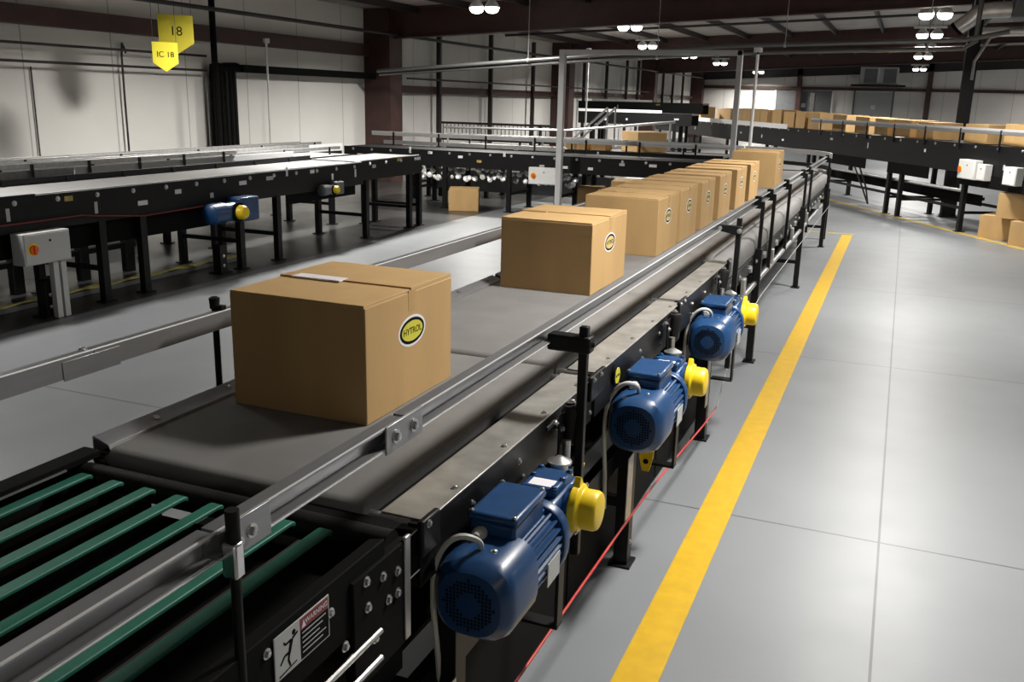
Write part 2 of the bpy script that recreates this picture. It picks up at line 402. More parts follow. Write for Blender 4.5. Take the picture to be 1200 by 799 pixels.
for i, y in enumerate([4.8, 10.9, 16.7, 22.4, 28.6, 34.6, 40.6, 53.8]):
    lamp(.3, y, f'bright twin lamp in the row over the painted aisle, {["first", "second", "third", "fourth, by the black pillar", "fifth", "sixth", "seventh", "eighth"][i]}', 4.12)
for i, y in enumerate([-4.4, 10.9, 22.4, 34.6, 40.6, 46.6, 52.4, 57.6]):  # unseen lamps added as fill for the carton fronts and end wall
    lamp(4.6 if y < 0 else 8.6 if y < 34 else 9.6, y, f'added unseen twin lamp for fill light on the far side of the hall, {["first", "second", "third", "fourth", "fifth", "sixth", "seventh", "eighth"][i]}')

# pillar, pipes, duct beside it
t = thing('steel_pillar', 'black steel pillar standing behind the cartons by the silver duct', 'pillar', (1.05, 21.3, 0))
b = MB(); b.box(.93, 1.17, 21.18, 21.21, 0, 4.2); b.box(.93, 1.17, 21.40, 21.43, 0, 4.2); b.box(1.02, 1.08, 21.2, 21.41, 0, 4.2); b.build('shaft', M['black'], t)
box('base_plate', M['black'], t, .85, 1.25, 21.1, 21.5, 0, .03)
MB().tube([(1.1, 21.12, 2.75), (1.1, 21.12, 3.1), (1.32, 21.12, 3.55), (1.5, 21.12, 3.62)], .03, 8, smooth=1).build('brace_pipe', M['galv'], t)
def cpipe(name, label, pts, r, m='dullpipe', hang=()):
    t = thing(name, label, 'pipe', pts[0])
    MB().tube(pts, r, 10, smooth=1).build('pipe_run', M[m], t)
    for q in hang:
        MB().tube([q, (q[0], q[1], zc(q[0]) - .01)], .01, 6).build('hanger', M['galv'], t)
        b = MB(); b.cyl((q[0] - .02, q[1], q[2]), (q[0] + .02, q[1], q[2]), r * 1.35, 12); b.build('clamp', M['galv'], t)
cpipe('overhead_pipe', 'upper of two silver pipes crossing the hall before the first rafter', [(-12.2, 20.5, 2.75), (-7.2, 20.5, 3.11), (-3.72, 20.5, 3.353), (.84, 20.5, 3.47), (1.6, 20.5, 3.62)], .045, hang=((-8.2, 20.5, 3.04), (-2.5, 20.5, 3.385)))
cpipe('overhead_pipe', 'lower of two silver pipes crossing the hall before the first rafter', [(-12.2, 20.6, 2.68), (-7.2, 20.6, 3.02), (-3.72, 20.6, 3.22), (.84, 20.6, 3.315), (1.05, 20.6, 3.45), (1.05, 20.6, 4.3)], .045, hang=((-5.2, 20.6, 3.13), (.2, 20.6, 3.30)))
t = thing('air_duct', 'silver round elbow duct hanging from the ceiling at top right', 'duct', (.8, 20.8, 3.8))
MB().tube([(.72, 20.9, 3.72), (.9, 20.85, 3.86), (1.05, 20.8, 4.0), (1.25, 20.8, 4.04), (1.6, 20.8, 4.05)], .15, 16).build('elbow', M['duct'], t)
MB().tube([(1.15, 20.85, 3.64), (4.5, 20.85, 3.7)], .09, 16, smooth=1).build('branch_duct', M['duct'], t)
b = MB(); b.cyl((.72, 20.9, 3.72), (.68, 20.91, 3.68), .155, 16); b.build('outlet', M['matblack'], t)
for x in (.95, 1.45):
    MB().tube([(x, 20.8, 4.1), (x, 20.8, 4.8)], .012, 6).build('hanger', M['galv'], t)
t = thing('air_handler', 'large dark grey box unit hanging at the top right corner', 'air unit', (2.4, 20.9, 4.0))
box('casing', M['midgrey'], t, 1.62, 3.6, 20.3, 21.3, 3.86, 4.75, .02); box('grille', M['black'], t, 1.95, 3.2, 20.28, 20.3, 4.05, 4.6)
for x in (1.75, 3.45):
    MB().tube([(x, 20.8, 4.7), (x, 20.8, zc(x))], .015, 6).build('hanger', M['galv'], t)
t = thing('heater_unit', 'pale grey box unit with two dark grilles high on the far end wall', 'air unit', (-1.75, 60.4, 3.5))
box('casing', M['grey'], t, -2.85, -.75, 59.9, 60.7, 3.42, 4.42, .02)
for x in (-2.6, -1.55):
    box('grille', M['midgrey'], t, x, x + .7, 59.86, 59.9, 3.55, 4.3)
    box('grille_frame', M['white'], t, x + .72, x + .82, 59.87, 59.9, 3.5, 4.35)
box('shelf', M['black'], t, -3.3, -.3, 59.6, 60.75, 3.32, 3.42)

# ------------------------------------------------------------------ floor markings
def strip_line(name, pts, w, m, label):
    b = MB(); b.sweep([(-w / 2, 0), (w / 2, 0), (w / 2, .004), (-w / 2, .004)], pts); o = b.build(name, M[m]); tag(o, label, 'floor line', kind='structure')
strip_line('floor_line', [(-.72, -3), (-.72, 17.1)], .172, 'line', 'bright yellow painted line on the floor beside the blue motors')
strip_line('floor_line', [(-1.9, 24.15), (3.5, 14.2)], .16, 'paleline', 'faded yellow painted line on the floor along the carton conveyor')
strip_line('floor_line', [(-1.75, 17.25), (-.62, 17.25)], .1, 'paleline', 'short faded yellow cross line at the end of the bright line')

# ------------------------------------------------------------------ cartons
def carton(label, w=.535, d=.62, h=.405, logo=True, white=False, group=None, field='logo_yellow'):
    """origin at the middle of the base"""
    t = thing('cardboard_box', label, 'box', (0, 0, 0), group)
    b = MB(); b.box(-w / 2, w / 2, -d / 2, d / 2, 0, h - .009); b.build('body', M['carton'], t, .003)
    g = .0025
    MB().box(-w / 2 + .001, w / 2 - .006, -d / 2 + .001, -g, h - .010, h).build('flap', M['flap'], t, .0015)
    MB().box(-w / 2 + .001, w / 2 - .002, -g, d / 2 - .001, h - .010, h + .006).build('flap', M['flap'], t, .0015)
    MB().box(-w / 2 - .0006, -w / 2 + w * .28, -.025, .025, h - .004, h + .0072).build('tape', M['tape'], t)
    b = MB(); b.box(w / 2 - .002, w / 2 + .0008, -.025, .025, h - .075, h - .002); b.build('tape', M['tape'], t)
    if white:
        MB().box(-w * .40, -w * .02, -.030, .030, h + .003, h + .0082).build('paper_label', M['paper'], t, label='white paper strip')
    if logo:
        lx = w / 2; cy, cz = .0, h * .635
        lg = MB(); n = 40
        def ell(a, c, x): return [(x, cy + a * math.cos(2 * math.pi * k / n), cz + c * math.sin(2 * math.pi * k / n)) for k in range(n)]
        lg.rings([ell(.098, .056, lx), ell(.098, .056, lx + .0008)]); o = lg.build('logo_sticker', M['paper'], t, label='oval yellow and black logo sticker')
        MB().rings([ell(.088, .047, lx + .0008), ell(.088, .047, lx + .0013)]).build('logo_ring', M['matblack'], o)
        MB().rings([ell(.075, .036, lx + .0013), ell(.075, .036, lx + .0018)]).build('logo_field', M[field], o)
        lettering('lettering', 'HYTROL', .034, M['matblack'], frame_T((lx + .0022, cy, cz), (0, 1, 0), (0, 0, 1)), o, .0003)
    return t
ZB = 1.14
def put(o, x, y, z, rot=0., sc=None, label=None, group=None):
    o.location = (x, y, z); o.rotation_euler.z = rot
    if sc: o.scale = sc
    if label: o['label'] = label
    if group: o['group'] = group
    return o
proto = carton('brown cardboard box nearest the green strips, white paper strip on top', white=True)
put(proto, -1.79, 2.77, ZB)
plain = carton('brown cardboard box alone in the middle of the belt, second from the green strips', field='logo_tan')
put(plain, -1.785, 5.14, ZB, 0, (1.02, 1.1, 1))
mainline = [(-1.78, 6.60, (1, 1, 1), 'third from the green strips, first of the close row'), (-1.79, 7.36, (1, 1, 1), 'fourth from the green strips'),
            (-1.79, 8.14, (1, .93, 1), 'fifth from the green strips'), (-1.79, 8.98, (1, 1, 1), 'sixth from the green strips'),
            (-1.79, 9.93, (1, 1.02, 1), 'seventh from the green strips'), (-1.79, 10.85, (1, 1.05, 1), 'eighth from the green strips'),
            (-1.76, 12.75, (1.06, 1.25, 1.12), 'larger and last of the row before the curve')]
for x, y, sc, wh in mainline:
    put(copy_tree(plain), x, y, ZB, 0, sc, f'brown cardboard box on the belt, {wh}', 'cartons riding on the main belt')
plain_nologo = carton('brown cardboard box on the floor under the cross conveyor, left of the silver gantry', logo=False)
put(plain_nologo, -8.0, 16.75, 0, R(22), (1.1, .9, 1.05))
def more(x, y, z, rot, sc, label, group=None):
    put(copy_tree(plain_nologo), x, y, z, R(rot), sc, label, group)
more(-5.65, 17.75, 0, 15, (1, 1, 1.25), 'brown cardboard box standing on the floor just right of the silver gantry post')
more(-4.3, 15.75, 0, 8, (1.1, 1, 1.05), 'brown cardboard box on the floor under another, behind the belt cartons')
more(-4.3, 15.75, .426, 8, (1.15, 1, 1.05), 'brown cardboard box on top of another on the floor, behind the belt cartons')
more(1.78, 18.25, 0, -27, (1, 1.05, 1), 'brown cardboard box at the bottom of the floor stack, left one by the faded line', 'cartons stacked beside the aisle')
more(2.19, 17.50, 0, -27, (1, 1.05, 1), 'brown cardboard box at the bottom of the floor stack, the one nearer the aisle', 'cartons stacked beside the aisle')
more(2.0, 17.85, .406, -25, (1.1, 1.05, 1.05), 'brown cardboard box on top of the floor stack beside the aisle', 'cartons stacked beside the aisle')

# ------------------------------------------------------------------ main line: strip conveyor nearest the camera
t = thing('strip_conveyor', 'black conveyor with seven green strips in the nearest corner', 'conveyor', (-1.65, .8, 0))
Y0, Y1 = -1.2, 1.88
xs = [-2.083, -1.967, -1.85, -1.736, -1.618, -1.50, -1.377, -1.262]
for x in (-2.085, -1.967, -1.849, -1.734, -1.612, -1.377, -1.262):
    b = MB(); hw = .019; z = 1.112
    prof = []
    y1 = 1.835
    pts = [(Y0, z), (y1 - .02, z), (y1 - .012, z - .001), (y1 - .004, z - .004), (y1, z - .012)]
    top = [(y, zz) for y, zz in pts]; bot = [(y - (.006 if i > 1 else 0), zz - .012) for i, (y, zz) in enumerate(pts)]
    b.prism(top + bot[::-1], 'x', x - hw, x + hw); b.build('green_strip', M['green'], t, .003)
for x in (-2.026, -1.908, -1.79, -1.673, -1.555, -1.44, -1.32):
    box('slide_bar', M['slide'], t, x - .008, x + .008, Y0, 1.80, 1.04, 1.078, .002)
box('bed', M['matblack'], t, -2.14, -1.08, Y0, 1.85, .98, 1.02)
b = MB(); b.cyl((-2.13, 1.868, 1.083), (-1.09, 1.868, 1.083), .038, 20); b.build('end_roller', M['rubber'], t)
b = MB(); b.prism([(-2.20, 1.14), (-2.135, 1.14), (-2.135, 1.118), (-2.19, 1.118), (-2.19, .86), (-2.20, .86)], 'y', Y0, 1.93); b.build('side_frame', M['matblack'], t, .003)
box('wear_strip', M['galv'], t, -2.136, -2.131, Y0, 1.80, 1.118, 1.124)
b = MB(); b.prism([(-1.09, 1.150), (-1.05, 1.16), (-1.045, 1.16), (-1.045, .985), (-1.06, .985), (-1.06, 1.145), (-1.09, 1.135)], 'y', Y0, 1.76); b.build('side_frame', M['matblack'], t, .003)
box('transfer_plate', M['matblack'], t, -1.46, -1.10, 1.86, 1.94, 1.105, 1.112, .002)
MB().tube([(-1.43, 1.862, 1.114), (-1.12, 1.862, 1.114)], .003, 6).build('plate_edge', M['galv'], t)
for y in (.9, 1.25, 1.56):
    bolt((-2.165, y, 1.14), (0, 0, 1), t, .006, 'black')
# corner plate with bolts
box('mounting_plate', M['matblack'], t, -1.062, -1.035, 1.60, 1.86, .83, 1.12, .004)
for (y, z) in ((1.655, 1.10), (1.66, 1.03), (1.73, 1.075), (1.755, 1.0), (1.80, 1.055), (1.80, .995), (1.69, .93), (1.56, .985)):
    bolt((-1.035, y, z), (1, 0, 0), t, .009)
for z in (.978, .906):
    MB().tube([(-1.0, .3, z), (-1.0, 1.66, z)], .008, 8, smooth=1).build('tie_rod', M['chrome'], t)
box('shade_beam', M['black'], t, -1.10, -1.03, Y0, 1.9, .58, .68, .004); box('shade_beam', M['black'], t, -2.22, -2.15, Y0, 1.9, .58, .68, .004)  # dark beams added to deepen the shade under the frame
box('shade_panel', M['matblack'], t, -1.10, -1.09, Y0, 1.92, .03, .57)  # black sheets in place of the shade below the conveyor
box('shade_panel', M['matblack'], t, -1.10, -1.09, Y0, 1.92, .69, .96)
for y in (-.4, 1.2):
    for x in (-2.19, -1.10):
        box('leg', M['black'], t, x - .03, x + .03, y - .03, y + .03, 0, .98, .003)
# warning sign on the side panel
s = box('warning_sign', M['grey'], t, -1.044, -1.041, 1.318, 1.512, 1.040, 1.142, .001, label='grey and black warning sign with a falling figure')
sx = -1.0405
box('text_field', M['matblack'], s, -1.041, sx, 1.405, 1.508, 1.044, 1.112)
box('header', M['signred'], s, -1.041, sx, 1.405, 1.508, 1.112, 1.139)
lettering('lettering', 'WARNING', .017, M['paper'], frame_T((sx + .0006, 1.463, 1.1255), (0, 1, 0), (0, 0, 1)), s, .0003)
b = MB(); b.prism([(1.409, 1.116), (1.424, 1.116), (1.4165, 1.134)], 'x', sx, sx + .0008); b.build('alert_symbol', M['paper'], s)
for k in range(5):
    box('text_line', M['grey'], s, sx, sx + .0006, 1.411, 1.497 - .012 * (k % 3), 1.103 - k * .0115, 1.1055 - k * .0115)
b = MB()   # falling figure
def limb(p, q, r): b.prism([(p[0] + r * (q[1] - p[1]) / L_(p, q), p[1] - r * (q[0] - p[0]) / L_(p, q)), (q[0] + r * .8 * (q[1] - p[1]) / L_(p, q), q[1] - r * .8 * (q[0] - p[0]) / L_(p, q)),
                             (q[0] - r * .8 * (q[1] - p[1]) / L_(p, q), q[1] + r * .8 * (q[0] - p[0]) / L_(p, q)), (p[0] - r * (q[1] - p[1]) / L_(p, q), p[1] + r * (q[0] - p[0]) / L_(p, q))], 'x', -1.041, sx)
def L_(p, q): return math.hypot(p[0] - q[0], p[1] - q[1])
limb((1.375, 1.112), (1.366, 1.084), .0055); limb((1.377, 1.112), (1.396, 1.118), .003); limb((1.373, 1.111), (1.354, 1.110), .003); limb((1.354, 1.110), (1.348, 1.118), .0025)
limb((1.366, 1.086), (1.350, 1.086), .0035); limb((1.350, 1.086), (1.335, 1.072), .003); limb((1.366, 1.085), (1.362, 1.070), .0035); limb((1.362, 1.070), (1.368, 1.054), .003); limb((1.33, 1.047), (1.39, 1.053), .0018)
b.cyl((-1.041, 1.383, 1.124), (sx, 1.383, 1.124), .006, 14)
b.build('pictogram', M['matblack'], s)
for (y, z) in ((1.298, 1.122), (1.522, 1.09)):
    bolt((-1.045, y, z), (1, 0, 0), t, .008)
# upright bracket and small framed plate at the joint
box('joint_bracket', M['galv'], t, -1.04, -1.030, 1.835, 1.862, .84, 1.13, .003, label='silver slotted bracket')
s = box('plate_sign', M['matblack'], t, -1.058, -1.05, 1.88, 1.985, .985, 1.105, .001)
for a in ((1.878, 1.987, .983, .986), (1.878, 1.987, 1.104, 1.107), (1.984, 1.987, .986, 1.104)):
    box('plate_rim', M['grey'], s, -1.05, -1.048, *a)

# ------------------------------------------------------------------ main line: belt sections with motors
def belt_loop(parent, y0, y1, xl, xr, z=ZB, r=.036, name='belt', m='belt'):
    b = MB(); n = 8
    prof = [(y0 + r + r * math.cos(math.pi / 2 + math.pi * k / n), z - r + r * math.sin(math.pi / 2 + math.pi * k / n)) for k in range(n + 1)]
    prof += [(y1 - r + r * math.cos(-math.pi / 2 + math.pi * k / n), z - r + r * math.sin(-math.pi / 2 + math.pi * k / n)) for k in range(n + 1)]
    b.prism(prof, 'x', xl, xr); return b.build(name, M[m], parent, .006)
XR, XL = -1.045, -2.185
secs = [(1.935, 3.418, 'first after the green strips'), (3.44, 4.99, 'second after the green strips'), (5.012, 6.54, 'third after the green strips')]
for si, (y0, y1, wh) in enumerate(secs):
    t = thing('belt_conveyor', f'short grey belt conveyor section with black frame, {wh}', 'conveyor', (-1.63, (y0 + y1) / 2, 0))
    belt_loop(t, y0, y1, -2.12, -1.215)
    for nm, xa in (('side_frame', XR), ('side_frame', XL)):
        s = 1 if xa == XR else -1
        b = MB(); b.prism([(xa, 1.112), (xa, .93), (xa - s * .05, .93), (xa - s * .05, .945), (xa - s * .012, .945), (xa - s * .012, 1.1), (xa - s * .04, 1.1), (xa - s * .04, 1.112)], 'y', y0 + .01, y1 - .01)
        b.build(nm, M['black'], t, .002)
    b = MB(); b.box(-1.178, XR + .006, y0 + .03, y1 - .02, 1.112, 1.118); b.build('cover_plate', M['plate'], t, .002)
    box('belt_edge_guard', M['rubber'], t, -1.213, -1.176, y0 + .03, y1 - .03, 1.04, 1.10, .01)
    b = MB(); b.prism([(-2.122, 1.130), (-2.128, 1.146), (-2.186, 1.166), (-2.192, 1.164), (-2.192, 1.05), (-2.186, 1.05), (-2.186, 1.158), (-2.132, 1.138)], 'y', y0 + .02, y1 - .01)
    b.build('guard_lip', M['alu'], t, .001)
    for k in range(4):
        yy = y0 + .25 + k * (y1 - y0 - .4) / 3
        bolt((-2.158, yy, 1.158), (.3, 0, 1), t, .008, 'chrome')
        bolt((-1.065, yy, 1.118), (0, 0, 1), t, .008)
        bolt((XR, yy + .08, 1.04), (1, 0, 0), t, .008)
        bolt((XR, yy + .12, .97), (1, 0, 0), t, .007)
    for yy in (y0 + .035, y1 - .035):
        b = MB(); b.cyl((-2.2, yy, 1.095), (-1.05, yy, 1.095), .018, 12); b.build('pulley_shaft', M['steelbit'], t)
        b = MB(); b.box(XR, XR + .02, yy - .05, yy + .05, 1.03, 1.135); b.build('bearing', M['black'], t, .006)
        bolt((XR + .02, yy - .02, 1.12), (1, 0, 0), t, .008)
    # return rollers, then black beams and tray added to darken the space below
    for z in (.885, .82):
        b = MB(); b.cyl((-2.18, (y0 + y1) / 2 + (z - .85) * 4, z), (-1.07, (y0 + y1) / 2 + (z - .85) * 4, z), .028, 14); b.build('return_roller', M['rubber'], t)
    box('shade_beam', M['black'], t, -1.12, -1.075, y0, y1, .50, .60, .003); box('shade_beam', M['black'], t, -2.2, -2.15, y0, y1, .50, .60, .003)
    box('shade_panel', M['matblack'], t, -1.135, -1.125, y0, y1, .04, .52)  # dark sheet stands in for the shadowed floor under the section
    box('shade_tray', M['matblack'], t, -2.15, -1.12, y0, y1, .70, .715)
    yl = [2.1, 4.0, 5.9][si]
    for x in (-1.035, -2.19):
        b = MB(); b.box(x - .035, x + .035, yl - .035, yl + .035, 0.012, .93); l = b.build('leg', M['black'], t, .003)
        box('foot_plate', M['black'], l, x - .055, x + .055, yl - .06, yl + .06, 0, .012)
        bolt((x + .035, yl, .12), (1, 0, 0), l, .008)
    box('leg_brace', M['black'], t, -2.155, -1.07, yl - .02, yl + .02, .30, .35)
    box('leg_bracket', M['galv'], t, -1.0, -.994, yl - .13, yl - .04, .26, .60, .002, label='silver bracket strip')
    # photo eye and tensioner hardware by the frame
# cable hangers, photo eyes
for i, (y, wh) in enumerate(((2.98, 'above the nearest blue motor'), (4.62, 'above the middle blue motor'), (6.05, 'by the furthest blue motor'))):
    t = thing('photo_eye', f'black cylindrical sensor on a bracket beside the belt, {wh}', 'sensor', (-1.0, y, .93))
    b = MB(); b.prism([(y - .20, 1.115), (y - .02, 1.115), (y - .02, .93), (y - .075, .93), (y - .075, 1.10), (y - .20, 1.10)], 'x', -1.012, -1.004); b.build('bracket', M['black'], t, .002)
    b = MB(); b.lathe((-1.0, y + .02, .98), (.05, 0, 1), [(0, .02), (.01, .03), (.13, .038), (.15, .032), (.155, .015)], 16); b.build('sensor_body', M['rubber'], t)
    b = MB(); b.cyl((-.985, y - .05, .93), (-.985, y - .05, 1.02), .016, 12); b.build('coupling', M['steelbit'], t)
    bolt((-.995, y + .02, 1.14), (0, 0, 1), t, .011)
    bolt((-1.004, y - .05, 1.06), (1, 0, 0), t, .009); bolt((-1.004, y - .13, 1.107), (0, 0, 1), t, .010)
    box('clip', M['chrome'], t, -.99, -.982, y + .09, y + .115, .98, 1.09, .002)
t = thing('frame_badge', 'small round yellow and black badge on the belt frame behind the middle motor', 'badge', (-1.03, 3.72, 1.04))
MB().cyl((-1.04, 3.72, 1.04), (-1.03, 3.72, 1.04), .045, 24).build('rim', M['matblack'], t)
MB().cyl((-1.03, 3.72, 1.04), (-1.028, 3.72, 1.04), .036, 24).build('face', M['logo_yellow'], t)
lettering('lettering', 'HYTROL', .016, M['matblack'], frame_T((-1.0275, 3.72, 1.04), (0, 1, 0), (0, 0, 1)), t, .0003)

def sup(a, n=28, p=3.2, y=0., cx=0., cz=0.):
    o = []
    for k in range(n):
        th = 2 * math.pi * (k + .5) / n; c, s_ = math.cos(th), math.sin(th)
        rr = a / (abs(c) ** p + abs(s_) ** p) ** (1 / p)
        o.append((cx + rr * c, y, cz + rr * s_))
    return o
def gear_motor(label):
    t = thing('gear_motor', label, 'motor', (0, 0, 0), 'blue gear motors along the belt')
    b = MB(); b.rings([sup(.070, y=0, p=2.3), sup(.092, y=.004, p=2.5), sup(.112, y=.03), sup(.119, y=.06), sup(.120, y=.21)]); b.build('fan_cover', M['blue'], t, angle=30)
    b = MB(); q = .0105
    for i in range(-7, 8):
        for k in range(-7, 8):
            if .034 < math.hypot(i, k) * q < .074 and (abs(i) + abs(k)) % 1 == 0:
                b.box(i * q - .0032, i * q + .0032, -.0015, .002, k * q - .0032, k * q + .0032)
    b.build('vent_grille', M['matblack'], t, smooth=False)
    # finned housing as one section
    prof = []
    for k in range(112):
        th = 2 * math.pi * k / 112; c, s_ = math.cos(th), math.sin(th)
        rr = .1 / (abs(c) ** 2.6 + abs(s_) ** 2.6) ** (1 / 2.6)
        rr += .013 if (k // 2) % 2 == 0 else 0
        prof.append((rr * c, rr * s_))
    b = MB(); b.prism(prof, 'y', .205, .44); b.build('finned_housing', M['blue'], t, angle=25)
    b = MB(); b.rings([sup(.118, y=.435, p=2.6), sup(.121, y=.44, p=2.6), sup(.121, y=.475, p=2.6), sup(.1, y=.50, p=2.4)]); b.build('end_shield', M['blue'], t)
    b = MB(); b.box(-.085, .055, .185, .415, .09, .155); b.build('terminal_box', M['blue'], t, .01, seg=3)
    b = MB(); b.box(-.092, .062, .178, .422, .155, .182); l = b.build('terminal_lid', M['blue'], t, .012, seg=3)
    for (x, y) in ((-.08, .19), (.05, .19), (-.08, .41), (.05, .41)):
        bolt((x, y, .182), (0, 0, 1), l, .005)
    b = MB(); b.lathe((-.045, .185, .125), (0, -1, 0), [(0, .016), (.012, .016), (.012, .021), (.03, .021), (.034, .016), (.045, .013)], 16); b.build('cable_gland', M['cable'], t)
    b = MB(); b.tube([(-.01, .10, .112), (-.008, .085, .145), (-.028, .06, .168), (-.062, .045, .165), (-.10, .045, .125), (-.128, .05, .05), (-.135, .06, -.08), (-.13, .08, -.25), (-.13, .1, -.42)], .009, 8); b.build('cable', M['cable'], t, label='light grey cable')
    b = MB(); b.box(.114, .117, .30, .40, -.075, .0); b.build('nameplate', M['grey'], t, label='pale metal nameplate')
    bolt((.03, .10, .118), (.2, 0, 1), t, .007)
    # gearbox
    b = MB(); b.box(-.085, .065, .49, .74, -.10, .10); b.build('gearbox', M['blue'], t, .018, seg=3)
    b = MB(); b.box(-.07, .05, .53, .70, .095, .128); g = b.build('gearbox_lid', M['blue'], t, .008)
    box('plate', M['paper'], g, -.05, .03, .545, .60, .128, .1295)
    for (x, y) in ((-.06, .62), (.04, .62), (-.06, .69), (.04, .69), (.04, .54)):
        bolt((x, y, .128), (0, 0, 1), g, .009, 'blue')
    b = MB(); b.lathe((.065, .615, .03), (1, 0, 0), [(0, .085), (.02, .085), (.02, .06)], 24); b.build('output_flange', M['blue'], t)
    b = MB(); b.lathe((.083, .615, .045), (1, 0, 0), [(0, .078), (.004, .082), (.026, .080), (.034, .066), (.075, .066), (.088, .060), (.092, .045)], 28)
    b.prism([(.585, .111), (.615, .152), (.645, .111)], 'x', .085, .108); b.build('shaft_cap', M['yellow'], t, .003, label='yellow shaft cap')
    for (y, z) in ((.57, -.02), (.665, .105), (.665, -.015)):
        bolt((.108, y, z), (1, 0, 0), t, .006)
    # shaft block up to the frame
    b = MB(); b.box(-.115, -.06, .53, .70, -.08, .09); b.build('torque_arm', M['black'], t, .006)
    b = MB(); b.lathe((-.02, .76, .07), (0, 0, 1), [(0, .03), (.05, .03), (.055, .042), (.062, .042), (.066, .03), (.078, .012)], 20); b.build('breather', M['steelbit'], t)
    b = MB(); b.box(.055, .067, .545, .60, -.36, -.09); b.box(-.06, .067, .545, .60, -.372, -.36); b.build('torque_bracket', M['black'], t, .003)
    return t
mproto = gear_motor('blue gear motor nearest the green strips, yellow shaft cap, light grey cable loop')
for i, (x, y, z, sc, lab) in enumerate(((-.925, 1.985, .885, 1., None), (-.925, 3.63, .842, 1.06, 'blue gear motor in the middle of the three along the belt, yellow shaft cap'),
                                        (-.925, 5.27, .835, 1.08, 'blue gear motor furthest along the belt beside a black leg, yellow shaft cap'))):
    o = mproto if i == 0 else copy_tree(mproto)
    put(o, x, y, z, 0, (sc, sc, sc), lab)
    b = MB()
    if i == 0: b.prism([(1.02, -.03), (1.16, -.03), (1.04, -.16)], 'x', -.062, -.054)
    elif i == 1: b.prism([(-.02, -.11), (.05, -.11), (.045, -.20), (.03, -.26), (0, -.26), (-.015, -.20)], 'y', .20, .21)
    if i < 2:
        bk = b.build('mount_bracket', M['yellow'], None, .001, label='yellow bracket under the motor'); bk.parent = o
        if i == 1:
            for zz in (-.15, -.215):
                h = MB().cyl((.015, .199, zz), (.015, .2005, zz), .012, 12).build('bolt_hole', M['matblack']); h.parent = bk
o = MB().tube([(-.95, 1.0, .37), (-.95, 2.45, .372), (-.95, 3.28, .366), (-.95, 4.2, .342), (-.955, 5.53, .225), (-.96, 6.0, .2)], .0055, 8).build('pull_cord', M['red']); tag(o, 'red pull cord strung along the legs below the blue motors', 'cord')
o = MB().tube([(-.955, 6.0, .2), (-.97, 6.6, .5), (-.98, 7.98, .60), (-.98, 11.6, .62), (-.98, 15.7, .64)], .004, 6, smooth=1).build('pull_cord', M['galv']); tag(o, 'pale cord strung along the black legs past the blue motors', 'cord')

# ------------------------------------------------------------------ main line: long belt and curve
t = thing('belt_conveyor', 'long grey belt conveyor carrying the close row of cartons up to the curve', 'conveyor', (-1.63, 11, 0))
ya, yb = 6.57, 15.95
belt_loop(t, ya, yb, -2.12, -1.16, r=.05)
b = MB(); b.prism([(-1.16, 1.115), (-1.10, 1.105), (-1.065, 1.07), (-1.055, 1.0), (-1.065, .95), (-1.11, .95), (-1.15, 1.05)], 'y', ya, yb); b.build('side_cover', M['belt'], t, .004)
box('side_frame', M['black'], t, -1.10, -1.06, ya, yb, .82, .94, .003); box('side_frame', M['black'], t, -2.22, -2.18, ya, yb, .82, 1.13, .003)
b = MB(); b.prism([(-2.125, 1.142), (-2.16, 1.142), (-2.22, 1.165), (-2.225, 1.16), (-2.225, 1.0), (-2.218, 1.0), (-2.16, 1.132), (-2.125, 1.132)], 'y', ya, yb); b.build('guard_lip', M['alu'], t)
for i, y in enumerate((8.0, 11.7, 15.4)):
    for x in (-1.03, -2.2):
        b = MB(); b.box(x - .03, x + .03, y - .03, y + .03, .012, 1.0); l = b.build('leg', M['black'], t, .003)
        box('foot_plate', M['black'], l, x - .05, x + .05, y - .06, y + .06, 0, .012)
    box('leg_brace', M['black'], t, -2.17, -1.06, y - .02, y + .02, .30, .34); box('leg_brace', M['black'], t, -2.17, -1.06, y - .02, y + .02, .70, .76)
box('lower_tray', M['black'], t, -2.1, -1.12, 6.7, 9.6, .62, .64); box('lower_tray', M['black'], t, -2.1, -1.12, 10.2, 15, .62, .64)
for k in range(10):
    y = 6.9 + k * .85
    b = MB(); b.cyl((-2.18, y, .86), (-1.04, y, .86), .03, 12); b.build('return_roller', M['steelbit'], t)
    bolt((-1.04, y + .2, .90), (1, 0, 0), t, .014)
    if k % 2 == 0: box('sensor_clip', M['galv'], t, -1.05, -1.02, y + .35, y + .45, .72, .86, .004)
MB().tube([(-1.04, 7.2, .70), (-1.04, 14.8, .72)], .022, 10, smooth=1).build('air_pipe', M['galv'], t)
t = thing('curve_conveyor', 'grey curved belt conveyor turning left at the end of the row of cartons', 'conveyor', (-2.7, 16.2, 0))
cx, cy = -2.72, 16.2
def arc(r, n=18, a0=0., a1=90.): return [(cx + r * math.cos(R(a0 + (a1 - a0) * k / n)), cy + r * math.sin(R(a0 + (a1 - a0) * k / n))) for k in range(n + 1)]
b = MB(); b.sweep([(-.50, 1.09), (.50, 1.09), (.50, 1.14), (-.50, 1.14)], arc(1.10)); b.build('belt', M['belt'], t)
b = MB(); b.sweep([(0, .80), (.04, .80), (.04, 1.20), (0, 1.20)], arc(1.63)); b.build('side_frame', M['black'], t)
b = MB(); b.sweep([(0, .80), (.04, .80), (.04, 1.13), (0, 1.13)], arc(.54)); b.build('side_frame', M['black'], t)
for a in (5, 45, 85):
    for r in (.56, 1.66):
        x, y = cx + r * math.cos(R(a)), cy + r * math.sin(R(a))
        box('leg', M['black'], t, x - .03, x + .03, y - .03, y + .03, 0, .85, .003)
    for r_ in (1.68,):
        pass
for k in range(12):
    a = R(14 + k * 6.5); bolt((cx + 1.655 * math.cos(a), cy + 1.655 * math.sin(a), 1.20), (0, 0, 1), t, .014)

